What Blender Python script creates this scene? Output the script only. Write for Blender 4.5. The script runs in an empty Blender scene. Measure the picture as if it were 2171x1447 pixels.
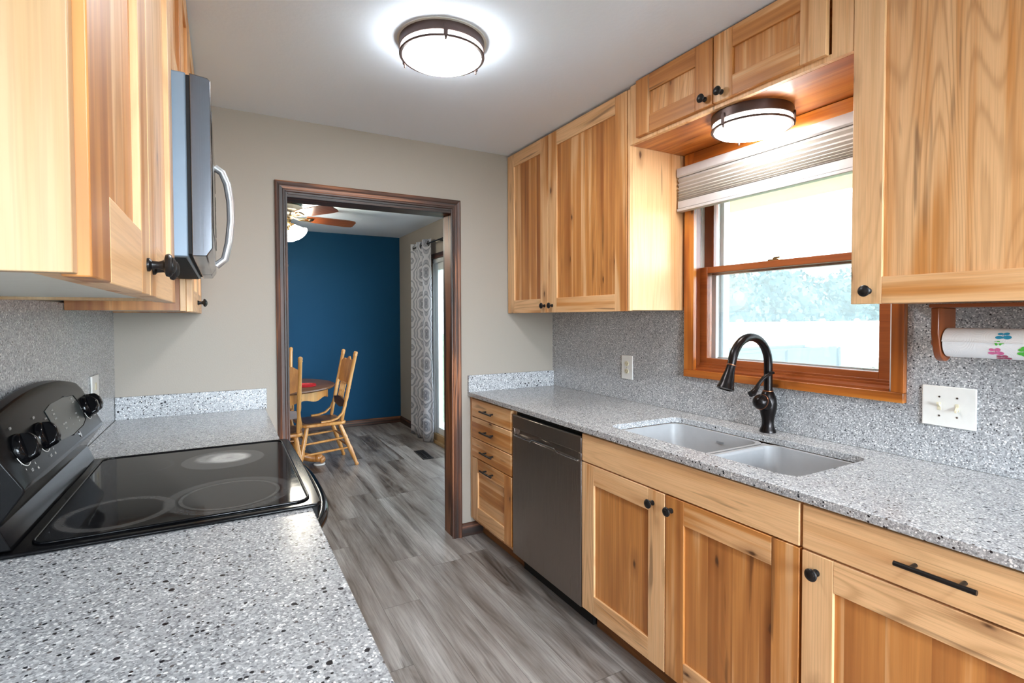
import bpy, bmesh, math, random
from mathutils import Vector, Matrix
scene = bpy.context.scene
C = scene.collection
R = math.radians
random.seed(7)

# ------------------------------------------------------------------ camera
def make_camera():
    f, th, pi, ro, v0 = 1099.18, R(29.1217), R(1.3662), R(.1879), 698.63
    F = Vector((math.sin(th)*math.cos(pi), math.cos(th)*math.cos(pi), -math.sin(pi)))
    Rt = Vector((math.cos(th), -math.sin(th), 0))
    U = Rt.cross(F)
    R2 = Rt*math.cos(ro) - U*math.sin(ro)
    U2 = Rt*math.sin(ro) + U*math.cos(ro)
    cd = bpy.data.cameras.new('camera')
    cd.sensor_width = 36.0
    cd.lens = f/2171*36
    cd.shift_y = -(723.5-v0)/2171
    cd.clip_start = .02
    cd.clip_end = 200
    c = bpy.data.objects.new('camera', cd)
    C.objects.link(c)
    M = Matrix((R2, U2, -F)).transposed().to_4x4()
    M.translation = Vector((0, 0, 1.3843))
    c.matrix_world = M
    scene.camera = c
make_camera()

# ------------------------------------------------------------------ world, daylight, exposure
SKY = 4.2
GLOW = 48.0     # added brighter sky behind the camera, to light the interior
LAMP = 60.0
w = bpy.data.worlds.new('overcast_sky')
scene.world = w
w.use_nodes = True
_nt = w.node_tree
_bg = _nt.nodes['Background']
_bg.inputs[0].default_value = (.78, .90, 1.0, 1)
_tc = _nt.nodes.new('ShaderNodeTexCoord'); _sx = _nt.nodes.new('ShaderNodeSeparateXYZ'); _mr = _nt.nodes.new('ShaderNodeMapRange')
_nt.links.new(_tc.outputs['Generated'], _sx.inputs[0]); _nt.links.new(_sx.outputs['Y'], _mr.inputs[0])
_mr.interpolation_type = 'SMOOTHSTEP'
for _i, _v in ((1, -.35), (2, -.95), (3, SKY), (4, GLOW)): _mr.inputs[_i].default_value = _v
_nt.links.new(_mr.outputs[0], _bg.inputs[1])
scene.view_settings.view_transform = 'Standard'
scene.view_settings.look = 'None'
scene.view_settings.gamma = 1
scene.view_settings.exposure = 0.2
scene.view_settings.use_curve_mapping = False
scene.cycles.use_denoising = True
scene.cycles.max_bounces = 9
scene.cycles.diffuse_bounces = 5
scene.cycles.glossy_bounces = 4
scene.cycles.transmission_bounces = 4
scene.cycles.transparent_max_bounces = 12
scene.cycles.sample_clamp_indirect = 6
scene.cycles.caustics_reflective = False
scene.cycles.caustics_refractive = False

def portal(name, loc, rot, sx, sy):
    l = bpy.data.lights.new(name, 'AREA')
    l.shape = 'RECTANGLE'; l.size = sx; l.size_y = sy
    l.cycles.is_portal = True
    o = bpy.data.objects.new(name, l)
    o.location = loc; o.rotation_euler = rot
    C.objects.link(o)
portal('daylight_portal_rear_window', (.9, -2.56, 1.35), (R(90), 0, 0), 1.9, 1.8)
portal('daylight_portal_kitchen_window', (2.26, 1.35, 1.55), (0, R(90), 0), .9, .95)
portal('daylight_portal_patio_door', (2.2, 4.55, 1.05), (0, R(90), 0), 2.1, 1.9)

# ------------------------------------------------------------------ mesh helpers
class MB:
    def __init__(s): s.bm = bmesh.new()
    def box(s, x0, x1, y0, y1, z0, z1):
        x0, x1 = min(x0, x1), max(x0, x1); y0, y1 = min(y0, y1), max(y0, y1); z0, z1 = min(z0, z1), max(z0, z1)
        v = [s.bm.verts.new((x, y, z)) for x in (x0, x1) for y in (y0, y1) for z in (z0, z1)]
        for a in ((0,1,3,2),(4,6,7,5),(0,4,5,1),(2,3,7,6),(0,2,6,4),(1,5,7,3)):
            s.bm.faces.new([v[i] for i in a])
        return s
    def prism(s, poly, axis, a0, a1):
        """extrude a 2-D outline along an axis; outline coords are the two other axes in xyz order"""
        def P(p, a):
            return (a, p[0], p[1]) if axis == 'x' else (p[0], a, p[1]) if axis == 'y' else (p[0], p[1], a)
        A = [s.bm.verts.new(P(p, a0)) for p in poly]
        B = [s.bm.verts.new(P(p, a1)) for p in poly]
        n = len(poly)
        s.bm.faces.new(A); s.bm.faces.new(B[::-1])
        for i in range(n):
            s.bm.faces.new((A[i], B[i], B[(i+1) % n], A[(i+1) % n]))
        return s
    def lathe(s, prof, o=(0,0,0), d=(0,0,1), n=24, closed=False):
        """spin (t, radius) pairs round axis d from o"""
        o = Vector(o); d = Vector(d).normalized()
        a = d.orthogonal().normalized(); b = d.cross(a)
        rings = []
        for t, r in prof:
            if r < 1e-6:
                rings.append([s.bm.verts.new(o+d*t)])
            else:
                rings.append([s.bm.verts.new(o+d*t+(a*math.cos(2*math.pi*i/n)+b*math.sin(2*math.pi*i/n))*r) for i in range(n)])
        for q, p in zip(rings, rings[1:]):
            for i in range(n):
                j = (i+1) % n
                f = [q[i % len(q)], q[j % len(q)], p[j % len(p)], p[i % len(p)]]
                f = list(dict.fromkeys(f))
                if len(f) > 2:
                    s.bm.faces.new(f)
        if closed:
            q, p = rings[-1], rings[0]
            for i in range(n):
                j = (i+1) % n
                s.bm.faces.new((q[i], q[j], p[j], p[i]))
        else:
            if len(rings[0]) > 1: s.bm.faces.new(rings[0][::-1])
            if len(rings[-1]) > 1: s.bm.faces.new(rings[-1])
        return s
    def turn(s, p0, p1, prof, n=14):
        """turned spindle between two points: prof = (fraction, radius)"""
        p0, p1 = Vector(p0), Vector(p1); L = (p1-p0).length
        return s.lathe([(t*L, r) for t, r in prof], p0, p1-p0, n)
    def tube(s, pts, r, n=12, flat=1.0):
        pts = [Vector(p) for p in pts]
        rr = r if isinstance(r, (list, tuple)) else [r]*len(pts)
        rings = []
        up = None
        for i, p in enumerate(pts):
            t = (pts[min(i+1, len(pts)-1)]-pts[max(i-1, 0)]).normalized()
            if up is None: up = t.orthogonal().normalized()
            up = (up - t*up.dot(t)).normalized()
            b = t.cross(up)
            rings.append([s.bm.verts.new(p+(up*math.cos(2*math.pi*k/n)+b*math.sin(2*math.pi*k/n)*flat)*rr[i]) for k in range(n)])
        for q, p in zip(rings, rings[1:]):
            for k in range(n):
                s.bm.faces.new((q[k], q[(k+1) % n], p[(k+1) % n], p[k]))
        s.bm.faces.new(rings[0][::-1]); s.bm.faces.new(rings[-1])
        return s
    def ball(s, c, r, sc=(1,1,1), sub=2):
        m = Matrix.Translation(c) @ Matrix.Diagonal((r*sc[0], r*sc[1], r*sc[2], 1))
        bmesh.ops.create_icosphere(s.bm, subdivisions=sub, radius=1, matrix=m)
        return s

def arc(cx, cy, r, a0, a1, n):
    return [(cx+r*math.cos(R(a0+(a1-a0)*i/n)), cy+r*math.sin(R(a0+(a1-a0)*i/n))) for i in range(n+1)]
def rrect(x0, x1, y0, y1, r, n=5):
    return arc(x1-r, y1-r, r, 0, 90, n)+arc(x0+r, y1-r, r, 90, 180, n)+arc(x0+r, y0+r, r, 180, 270, n)+arc(x1-r, y0+r, r, 270, 360, n)

def world_loc(o):
    v = Vector((0,0,0))
    while o is not None:
        v += o.location; o = o.parent
    return v

def obj(name, mb, mat, parent=None, local=False, smooth=None, bevel=0, tone=None, seed=None, label=None, seg=2):
    """link one mesh object; coordinates are world metres unless local"""
    bm = mb.bm
    if parent is not None and not local:
        off = world_loc(parent)
        bmesh.ops.translate(bm, verts=bm.verts, vec=-off)
    bmesh.ops.recalc_face_normals(bm, faces=bm.faces)
    me = bpy.data.meshes.new(name)
    bm.to_mesh(me); bm.free()
    o = bpy.data.objects.new(name, me)
    C.objects.link(o)
    if parent is not None: o.parent = parent
    for m in (mat if isinstance(mat, (list, tuple)) else [mat]): me.materials.append(m)
    if smooth:
        me.shade_smooth()
        me.set_sharp_from_angle(angle=R(smooth))
    if bevel:
        b = o.modifiers.new('edge', 'BEVEL'); b.width = bevel; b.segments = seg; b.limit_method = 'ANGLE'; b.angle_limit = R(40)
        if not smooth:
            me.shade_smooth(); me.set_sharp_from_angle(angle=R(30))
    o['tone'] = float(tone if tone is not None else .35)
    o['seed'] = float(seed if seed is not None else random.uniform(0, 50))
    if label: o['label'] = label
    return o

def tag(o, label, cat, group=None, kind=None):
    o['label'] = label; o['category'] = cat
    if group: o['group'] = group
    if kind: o['kind'] = kind
    return o
def thing(name, label, cat, loc=(0,0,0), group=None, kind=None, rz=0):
    o = bpy.data.objects.new(name, None)
    o.empty_display_size = .05
    C.objects.link(o); o.location = loc; o.rotation_euler = (0,0,rz)
    return tag(o, label, cat, group, kind)
def struct(name, mb, mat, label, cat, **k):
    return tag(obj(name, mb, mat, **k), label, cat, kind='structure')
def copy_tree(o, parent=None):
    c = o.copy(); C.objects.link(c)
    if parent is not None: c.parent = parent
    for ch in list(o.children): copy_tree(ch, c)
    return c

# ------------------------------------------------------------------ materials
def S(r, g, b):
    f = lambda c: (c/255/12.92 if c/255 <= .04045 else ((c/255+.055)/1.055)**2.4)
    return (f(r), f(g), f(b), 1)
class NT:
    def __init__(s, name):
        s.m = bpy.data.materials.new(name); s.m.use_nodes = True
        s.t = s.m.node_tree; s.b = s.t.nodes['Principled BSDF']; s.out = s.t.nodes['Material Output']
    def n(s, typ, **kw):
        nd = s.t.nodes.new(typ)
        for k, v in kw.items():
            if k.startswith('i_'):
                nd.inputs[int(k[2:])].default_value = v
            else: setattr(nd, k, v)
        return nd
    def l(s, a, b): s.t.links.new(a, b)
    def math(s, op, a, b=None, c=None, clamp=False):
        nd = s.n('ShaderNodeMath', operation=op, use_clamp=clamp)
        for i, x in enumerate((a, b, c)):
            if x is None: continue
            if isinstance(x, (int, float)): nd.inputs[i].default_value = x
            else: s.l(x, nd.inputs[i])
        return nd.outputs[0]
    def vmath(s, op, a, b=None):
        nd = s.n('ShaderNodeVectorMath', operation=op)
        for i, x in enumerate((a, b)):
            if x is None: continue
            if isinstance(x, tuple): nd.inputs[i].default_value = x
            else: s.l(x, nd.inputs[i])
        return nd.outputs[0]
    def noise(s, vec, scale, detail=2, rough=.5, dist=0.0):
        nd = s.n('ShaderNodeTexNoise')
        nd.inputs['Scale'].default_value = scale; nd.inputs['Detail'].default_value = detail
        nd.inputs['Roughness'].default_value = rough; nd.inputs['Distortion'].default_value = dist
        s.l(vec, nd.inputs['Vector']); return nd.outputs['Fac']
    def ramp(s, fac, stops, interp='LINEAR'):
        nd = s.n('ShaderNodeValToRGB'); cr = nd.color_ramp; cr.interpolation = interp
        while len(cr.elements) < len(stops): cr.elements.new(.5)
        for e, (p, c) in zip(cr.elements, stops):
            e.position = p; e.color = c if len(c) == 4 else (*c, 1)
        s.l(fac, nd.inputs[0]); return nd.outputs[0]
    def mix(s, fac, a, b, mode='MIX'):
        nd = s.n('ShaderNodeMix', data_type='RGBA', blend_type=mode)
        for i, x in ((0, fac), (6, a), (7, b)):
            if isinstance(x, (int, float, tuple)): nd.inputs[i].default_value = x
            else: s.l(x, nd.inputs[i])
        return nd.outputs[2]
    def obj(s): return s.n('ShaderNodeTexCoord').outputs['Object']
    def attr(s, name):
        return s.n('ShaderNodeAttribute', attribute_type='OBJECT', attribute_name=name).outputs['Fac']
    def bump(s, h, strength=.2, dist=.002):
        nd = s.n('ShaderNodeBump'); nd.inputs['Strength'].default_value = strength; nd.inputs['Distance'].default_value = dist
        s.l(h, nd.inputs['Height']); s.l(nd.outputs[0], s.b.inputs['Normal'])
    def fin(s, col=None, rough=.5, metal=0.0, spec=None, coat=None, coat_r=.1):
        if col is not None:
            if isinstance(col, tuple): s.b.inputs['Base Color'].default_value = col
            else: s.l(col, s.b.inputs['Base Color'])
        if isinstance(rough, (int, float)): s.b.inputs['Roughness'].default_value = rough
        else: s.l(rough, s.b.inputs['Roughness'])
        s.b.inputs['Metallic'].default_value = metal
        if spec is not None: s.b.inputs['Specular IOR Level'].default_value = spec
        if coat: s.b.inputs['Coat Weight'].default_value = coat; s.b.inputs['Coat Roughness'].default_value = coat_r
        return s.m
def plain(name, col, rough=.5, metal=0.0, **k):
    """simple finish with a faint procedural unevenness"""
    t = NT(name)
    n = t.noise(t.obj(), 40, 3)
    d = tuple(c*.9 for c in col[:3])+(1,)
    return t.fin(t.mix(n, col, d), rough, metal, **k)

def wood(name, axis, sap, mid, heart, panel=False, rough=.42, knots=True, ring=.09, streak=.35, coat=.15, bands=1.5, fs=.75, cath=False, dark=(.075,.028,.010,1)):
    t = NT(name)
    P = t.obj(); seed = t.attr('seed'); tone = t.attr('tone')
    sv = t.n('ShaderNodeCombineXYZ'); t.l(seed, sv.inputs[0]); t.l(t.math('MULTIPLY', seed, 1.7), sv.inputs[1]); t.l(t.math('MULTIPLY', seed, .61), sv.inputs[2])
    if panel:
        sp = t.n('ShaderNodeSeparateXYZ'); t.l(P, sp.inputs[0])
        ac = {'z': 'Y', 'y': 'Z', 'x': 'Y'}[axis]
        q = t.math('MULTIPLY_ADD', sp.outputs[ac], 1/.093, seed)
        idx = t.math('FLOOR', q)
        wn = t.n('ShaderNodeTexWhiteNoise', noise_dimensions='1D'); t.l(idx, wn.inputs['W'])
        rnd = wn.outputs['Value']
        tone = t.math('ADD', tone, t.math('MULTIPLY', t.math('SUBTRACT', rnd, .5), .5))
        sv2 = t.n('ShaderNodeCombineXYZ')
        for i in range(3): t.l(t.math('MULTIPLY', rnd, 31.0+i*7), sv2.inputs[i])
        shift = t.vmath('ADD', sv.outputs[0], sv2.outputs[0])
    else:
        shift = sv.outputs[0]
    k = {'x': (.1,1,1), 'y': (1,.1,1), 'z': (1,1,.1)}[axis]
    k2 = tuple(.018 if c < 1 else 1 for c in k)
    k3 = tuple(.3 if c < 1 else 1 for c in k)
    Q = t.vmath('ADD', t.vmath('MULTIPLY', P, k), shift)
    F = t.vmath('ADD', t.vmath('MULTIPLY', P, k2), shift)
    N = t.vmath('ADD', t.vmath('MULTIPLY', P, k3), shift)
    low = t.noise(Q, 11, 2.5, .5, .5)
    streaks = t.noise(F, 48, 2, .5, .3)
    tt = t.math('ADD', tone, t.math('ADD', t.math('MULTIPLY', t.math('SUBTRACT', low, .5), bands), t.math('MULTIPLY', t.math('SUBTRACT', streaks, .5), fs)), clamp=True)
    col = t.ramp(tt, [(0.0, sap), (.30, tuple(a*.7+b*.3 for a, b in zip(sap, mid))), (.50, mid), (.72, tuple(a*.5+b*.5 for a, b in zip(heart, mid))), (1.0, heart)])
    h = t.noise(Q, 4.2 if cath else 6.5, 1.2, .5, .25)
    fine = t.noise(F, 260, 3, .6)
    rings = t.math('SINE', t.math('MULTIPLY_ADD', h, 330 if cath else 95, t.math('MULTIPLY', fine, 2.2)))
    rings = t.math('POWER', t.math('MULTIPLY_ADD', rings, .5, .5), 4)
    where = t.ramp(t.noise(Q, 4, 1), [(.42, (.6,.6,.6,1) if cath else (.15,.15,.15,1)), (.62, (1,1,1,1))])
    col = t.mix(t.math('MULTIPLY', t.math('MULTIPLY', rings, where), ring*4, clamp=True), col, tuple(c*.55 for c in mid[:3])+(1,))
    pore = t.ramp(fine, [(.40, (1,1,1,1)), (.56, (0,0,0,1))])
    col = t.mix(t.math('MULTIPLY', pore, .16), col, tuple(c*.45 for c in mid[:3])+(1,))
    if knots:
        ps = t.n('ShaderNodeSeparateXYZ'); t.l(P, ps.inputs[0])
        u_, v_ = {'z': (t.math('ADD', ps.outputs[0], ps.outputs[1]), ps.outputs[2]), 'y': (t.math('ADD', ps.outputs[0], ps.outputs[2]), ps.outputs[1]), 'x': (t.math('ADD', ps.outputs[1], ps.outputs[2]), ps.outputs[0])}[axis]
        def flat(ka, kb):
            cv = t.n('ShaderNodeCombineXYZ'); t.l(t.math('MULTIPLY', u_, ka), cv.inputs[0]); t.l(t.math('MULTIPLY', v_, kb), cv.inputs[1])
            return t.vmath('ADD', cv.outputs[0], t.vmath('MULTIPLY', shift, (1.3, .77, 0)))
        KV = flat(1, .42)
        vo = t.n('ShaderNodeTexVoronoi', voronoi_dimensions='2D'); vo.inputs['Scale'].default_value = 5.2; t.l(KV, vo.inputs['Vector'])
        cs = t.n('ShaderNodeSeparateColor'); t.l(vo.outputs['Color'], cs.inputs[0])
        sel = t.math('GREATER_THAN', cs.outputs[0], .50)
        wob = t.math('ADD', vo.outputs['Distance'], t.math('MULTIPLY', t.math('SUBTRACT', t.noise(KV, 45, 2), .5), .09))
        halo = t.math('MULTIPLY', t.ramp(wob, [(.03, (1,1,1,1)), (.17, (0,0,0,1))]), sel)
        core = t.math('MULTIPLY', t.ramp(wob, [(.012, (1,1,1,1)), (.045, (0,0,0,1))]), sel)
        col = t.mix(t.math('MULTIPLY', halo, .45), col, tuple(c*.6 for c in heart[:3])+(1,))
        col = t.mix(t.math('MULTIPLY', core, .92), col, dark)
        st = t.noise(flat(1, .07), 24, 2, .5, .5)
        col = t.mix(t.math('MULTIPLY', t.ramp(st, [(.66, (0,0,0,1)), (.72, (1,1,1,1))]), streak*1.6), col, dark)
    if panel:
        fr = t.math('FRACT', q)
        seam = t.math('LESS_THAN', t.math('ABSOLUTE', t.math('SUBTRACT', fr, .5)), .492)
        col = t.mix(t.math('MULTIPLY', t.math('SUBTRACT', 1.0, seam), .35), col, tuple(c*.5 for c in mid[:3])+(1,))
    t.bump(fine, .05, .0006)
    return t.fin(col, rough, coat=coat, coat_r=.25)

SAP, MID, HEART = S(234,191,142), S(202,138,74), S(148,84,37)
M = {}
M['hz'] = wood('hickory_upright', 'z', SAP, MID, HEART)
M['hy'] = wood('hickory_level', 'y', SAP, MID, HEART)
M['hx'] = wood('hickory_cross', 'x', SAP, MID, HEART)
M['hc'] = wood('hickory_cathedral', 'z', SAP, MID, HEART, ring=.11, bands=.8, fs=.6, cath=True)
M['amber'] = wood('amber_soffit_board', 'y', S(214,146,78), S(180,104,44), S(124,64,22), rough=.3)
M['maple'] = wood('pale_maple_panel', 'z', S(192,164,128), S(178,142,100), S(160,114,68), knots=False, bands=1.6, ring=.03, fs=.3)
M['hp'] = wood('hickory_glued_panel', 'z', SAP, MID, HEART, panel=True, bands=1.1)
M['hpy'] = wood('hickory_glued_panel_level', 'y', SAP, MID, HEART, panel=True, bands=1.1)
pinec = (S(206,134,54), S(176,98,32), S(112,56,18))
M['pz'] = wood('stained_pine_upright', 'z', *pinec, rough=.3, coat=.4, bands=2.2)
M['py'] = wood('stained_pine_level', 'y', *pinec, rough=.3, coat=.4, bands=2.2)
sashc = (S(158,86,40), S(140,72,30), S(112,54,22))
M['sz'] = wood('sash_wood_upright', 'z', *sashc, rough=.35, knots=False, bands=.8, ring=.04)
M['sy'] = wood('sash_wood_level', 'y', *sashc, rough=.35, knots=False, bands=.8, ring=.04)
dk = (S(156,98,60), S(84,47,27), S(32,18,12))
M['dz'] = wood('dark_oak_upright', 'z', *dk, rough=.5, knots=False, bands=2.6, ring=.25, coat=.04, fs=2.2)
M['dx'] = wood('dark_oak_cross', 'x', *dk, rough=.5, knots=False, bands=2.6, ring=.25, coat=.04, fs=2.2)
M['dy'] = wood('dark_oak_level', 'y', *dk, rough=.5, knots=False, bands=2.6, ring=.25, coat=.04, fs=2.2)
oak = (S(206,150,84), S(184,122,60), S(140,84,36))
M['oak'] = wood('golden_oak', 'z', *oak, knots=False, rough=.32, coat=.4, bands=1.4, ring=.12)
M['oakd'] = wood('brown_oak_top', 'x', S(120,84,56), S(96,62,40), S(62,38,26), knots=False, rough=.35, coat=.15, bands=1.2)
M['cherry'] = wood('cherry_blade', 'x', S(136,78,40), S(112,58,28), S(80,38,18), knots=False, rough=.3, coat=.3, bands=1.2)
M['weather'] = wood('weathered_board', 'x', S(48,52,58), S(38,42,48), S(30,34,40), rough=.9, coat=.0)

def granite(name):
    t = NT(name); P = t.obj()
    def cells(scale, shift):
        v = t.n('ShaderNodeTexVoronoi'); v.inputs['Scale'].default_value = scale
        t.l(t.vmath('ADD', P, shift), v.inputs['Vector'])
        c = t.n('ShaderNodeSeparateColor'); t.l(v.outputs['Color'], c.inputs[0])
        return v.outputs['Distance'], c.outputs[0], c.outputs[1]
    d1, r1, g1 = cells(300, (0,0,0))
    base = t.ramp(r1, [(0, S(106,106,110)), (.05, S(142,144,147)), (.30, S(164,166,169)), (.60, S(182,184,187)), (.86, S(206,208,210)), (.95, S(234,235,235))], 'CONSTANT')
    cloud = t.noise(P, 14, 3)
    base = t.mix(t.math('MULTIPLY', t.math('SUBTRACT', cloud, .45), .35, clamp=True), base, S(208,209,209))
    d2, r2, g2 = cells(150, (3.1,.7,1.9))
    m2 = t.math('MULTIPLY', t.math('GREATER_THAN', r2, .83), t.math('LESS_THAN', t.math('ADD', d2, t.math('MULTIPLY', g2, .2)), .50))
    chip = t.ramp(g2, [(0, S(34,35,40)), (.30, S(92,86,84)), (.42, S(238,238,237)), (.80, S(132,130,130))], 'CONSTANT')
    base = t.mix(m2, base, chip)
    d3, r3, g3 = cells(78, (.4,5.2,2.3))
    m3 = t.math('MULTIPLY', t.math('GREATER_THAN', r3, .955), t.math('LESS_THAN', t.math('ADD', d3, t.math('MULTIPLY', g3, .25)), .40))
    base = t.mix(m3, base, t.ramp(g3, [(0, S(34,32,37)), (.55, S(236,236,235))], 'CONSTANT'))
    return t.fin(base, .22, spec=.45)
M['stone'] = granite('speckled_quartz')

def flooring():
    t = NT('grey_plank_floor'); P = t.obj()
    sp = t.n('ShaderNodeSeparateXYZ'); t.l(P, sp.inputs[0])
    W_, L_ = .178, 1.22
    xq = t.math('MULTIPLY_ADD', sp.outputs[0], 1/W_, .37)
    row = t.math('FLOOR', xq)
    w1 = t.n('ShaderNodeTexWhiteNoise', noise_dimensions='1D'); t.l(row, w1.inputs['W'])
    yq = t.math('ADD', t.math('MULTIPLY', sp.outputs[1], 1/L_), t.math('MULTIPLY', w1.outputs['Value'], 3.0))
    col_i = t.math('FLOOR', yq)
    cv = t.n('ShaderNodeCombineXYZ'); t.l(row, cv.inputs[0]); t.l(col_i, cv.inputs[1])
    w2 = t.n('ShaderNodeTexWhiteNoise', noise_dimensions='2D'); t.l(cv.outputs[0], w2.inputs['Vector'])
    rnd = w2.outputs['Value']
    sv = t.n('ShaderNodeCombineXYZ')
    for i in range(3): t.l(t.math('MULTIPLY', rnd, 40.0+9*i), sv.inputs[i])
    Q = t.vmath('ADD', t.vmath('MULTIPLY', P, (1,.13,1)), sv.outputs[0])
    F = t.vmath('ADD', t.vmath('MULTIPLY', P, (1,.035,1)), sv.outputs[0])
    low = t.noise(Q, 9, 3, .55, .5)
    fine = t.noise(F, 120, 4, .65)
    h = t.noise(Q, 6, 1.5, .5, .3)
    rings = t.math('MULTIPLY_ADD', t.math('SINE', t.math('MULTIPLY_ADD', h, 150, t.math('MULTIPLY', fine, 3))), .5, .5)
    tt = t.math('ADD', t.math('MULTIPLY', t.math('SUBTRACT', low, .5), 2.1), t.math('MULTIPLY_ADD', rnd, .34, .33), clamp=True)
    col = t.ramp(tt, [(0, S(52,43,38)), (.16, S(84,73,66)), (.34, S(126,118,112)), (.6, S(152,146,142)), (.85, S(172,168,164)), (1, S(188,185,182))])
    st = t.noise(t.vmath('ADD', t.vmath('MULTIPLY', P, (1,.06,1)), sv.outputs[0]), 13, 3, .6, .8)
    col = t.mix(t.math('MULTIPLY', t.ramp(st, [(.56, (0,0,0,1)), (.68, (1,1,1,1))]), .75), col, S(66,55,49))
    col = t.mix(t.math('MULTIPLY', rings, .22), col, S(160,155,150))
    col = t.mix(t.math('MULTIPLY', t.ramp(fine, [(.42, (0,0,0,1)), (.66, (1,1,1,1))]), .42), col, S(78,70,65))
    fx = t.math('ABSOLUTE', t.math('SUBTRACT', t.math('FRACT', xq), .5)); fy = t.math('ABSOLUTE', t.math('SUBTRACT', t.math('FRACT', yq), .5))
    seam = t.math('MAXIMUM', t.math('GREATER_THAN', fx, .4935), t.math('GREATER_THAN', fy, .4988))
    col = t.mix(t.math('MULTIPLY', seam, .6), col, S(60,55,52))
    t.bump(t.math('SUBTRACT', fine, seam), .12, .001)
    return t.fin(col, t.math('MULTIPLY_ADD', fine, .18, .26), spec=.5)
M['floor'] = flooring()

def paint(name, col, bump=.25, scale=160, rough=.6):
    t = NT(name); P = t.obj()
    n = t.noise(P, scale, 3, .6)
    t.bump(n, bump, .002)
    big = t.noise(P, 1.5, 2)
    return t.fin(t.mix(t.math('MULTIPLY', big, .25), col, tuple(c*.93 for c in col[:3])+(1,)), rough, spec=.3)
M['greige'] = paint('greige_wall_paint', S(158,150,140))
M['blue'] = paint('deep_blue_wall_paint', S(0,66,102), rough=.7)
M['ceil'] = paint('ceiling_paint', S(230,242,255), .35, 60, .8)
M['white'] = plain('white_plastic', S(236,236,232), .35)
M['cream'] = plain('cream_plastic', S(226,218,190), .35)
M['whitemel'] = plain('white_melamine', S(226,224,212), .45)
M['vinyl'] = plain('white_vinyl', S(226,230,230), .4)
M['creamext'] = plain('cream_exterior_paint', S(246,240,216), .6)
M['bronze'] = plain('oil_rubbed_bronze', S(32,28,28), .26, .7)
M['fixture'] = plain('bronze_fixture_metal', S(86,70,66), .38, .7)
M['copper'] = plain('worn_copper_edge', S(150,98,70), .3, .9)
M['iron'] = plain('black_hardware', S(26,25,26), .35, .35)
M['black'] = plain('black_enamel', S(9,9,11), .12, spec=.22)
M['blacksat'] = plain('black_satin_plastic', S(13,13,14), .27, spec=.16)
M['void'] = plain('dark_recess', S(12,12,13), .8)
M['sink'] = plain('grey_composite_sink', S(172,174,177), .4)
M['chrome'] = plain('polished_steel', S(200,200,200), .18, 1.0)
M['silver'] = plain('silver_handle', S(206,206,208), .3, .75)
M['brass'] = plain('antique_brass', S(150,128,92), .28, 1.0)
M['red'] = plain('red_mat', S(176,14,30), .6)
M['toekick'] = wood('toe_kick_wood', 'y', S(150,104,60), S(120,78,42), S(90,54,28), rough=.5, coat=.0)

def steel(name, col, rough, axis=(1,1,.004)):
    t = NT(name); P = t.obj()
    n = t.noise(t.vmath('MULTIPLY', P, axis), 900, 2)
    t.b.inputs['Anisotropic'].default_value = .75
    t.b.inputs['Anisotropic Rotation'].default_value = .25
    tg = t.n('ShaderNodeTangent', direction_type='RADIAL', axis='Z'); t.l(tg.outputs[0], t.b.inputs['Tangent'])
    return t.fin(t.mix(n, col, tuple(c*.85 for c in col[:3])+(1,)), t.math('MULTIPLY_ADD', n, .1, rough), 1.0)
M['steel'] = steel('dark_brushed_steel', S(158,148,142), .24)
M['steel2'] = steel('microwave_door_steel', S(128,130,136), .12)
M['mwside'] = plain('grey_blue_enamel', S(116,132,148), .4, .2)

def glass(name, tint=(1,1,1,1), gloss=.10, haze=0.0):
    """clear pane: see-through with a mirror-like share and, if asked, a dusty veil"""
    t = NT(name); t.t.nodes.remove(t.b)
    tr = t.n('ShaderNodeBsdfTransparent'); tr.inputs[0].default_value = tint
    gl = t.n('ShaderNodeBsdfGlossy'); gl.inputs['Roughness'].default_value = .02
    fr = t.n('ShaderNodeFresnel'); fr.inputs[0].default_value = 1.45
    mx = t.n('ShaderNodeMixShader')
    t.l(t.math('MULTIPLY', fr.outputs[0], gloss*8, clamp=True), mx.inputs[0]); t.l(tr.outputs[0], mx.inputs[1]); t.l(gl.outputs[0], mx.inputs[2])
    last = mx.outputs[0]
    if haze:
        df = t.n('ShaderNodeBsdfTranslucent'); df.inputs[0].default_value = (.9,.95,1,1)
        n = t.noise(t.obj(), 9, 5, .65)
        m2 = t.n('ShaderNodeMixShader'); t.l(t.math('MULTIPLY', n, haze*2), m2.inputs[0])
        t.l(last, m2.inputs[1]); t.l(df.outputs[0], m2.inputs[2]); last = m2.outputs[0]
    t.l(last, t.out.inputs[0]); return t.m
M['pane'] = glass('clear_window_glass', haze=.02)
M['screen'] = None
def screen():
    t = NT('grey_insect_screen'); t.t.nodes.remove(t.b)
    tr = t.n('ShaderNodeBsdfTransparent'); tr.inputs[0].default_value = (1,1,1,1)
    tl = t.n('ShaderNodeBsdfTranslucent'); tl.inputs[0].default_value = (.50,.58,.62,1)
    df = t.n('ShaderNodeBsdfDiffuse'); df.inputs[0].default_value = (.25,.28,.30,1)
    a = t.n('ShaderNodeMixShader'); a.inputs[0].default_value = .5; t.l(tl.outputs[0], a.inputs[1]); t.l(df.outputs[0], a.inputs[2])
    n = t.noise(t.vmath('MULTIPLY', t.obj(), (1,1,1)), 40, 5, .7)
    b = t.n('ShaderNodeMixShader'); t.l(t.math('MULTIPLY_ADD', n, .16, .28), b.inputs[0]); t.l(tr.outputs[0], b.inputs[1]); t.l(a.outputs[0], b.inputs[2])
    t.l(b.outputs[0], t.out.inputs[0]); return t.m
M['screen'] = screen()
def lamp(name, col, strength):
    t = NT(name); t.b.inputs['Emission Color'].default_value = col; t.b.inputs['Emission Strength'].default_value = strength
    return t.fin((.8,.8,.8,1), .4)
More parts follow.
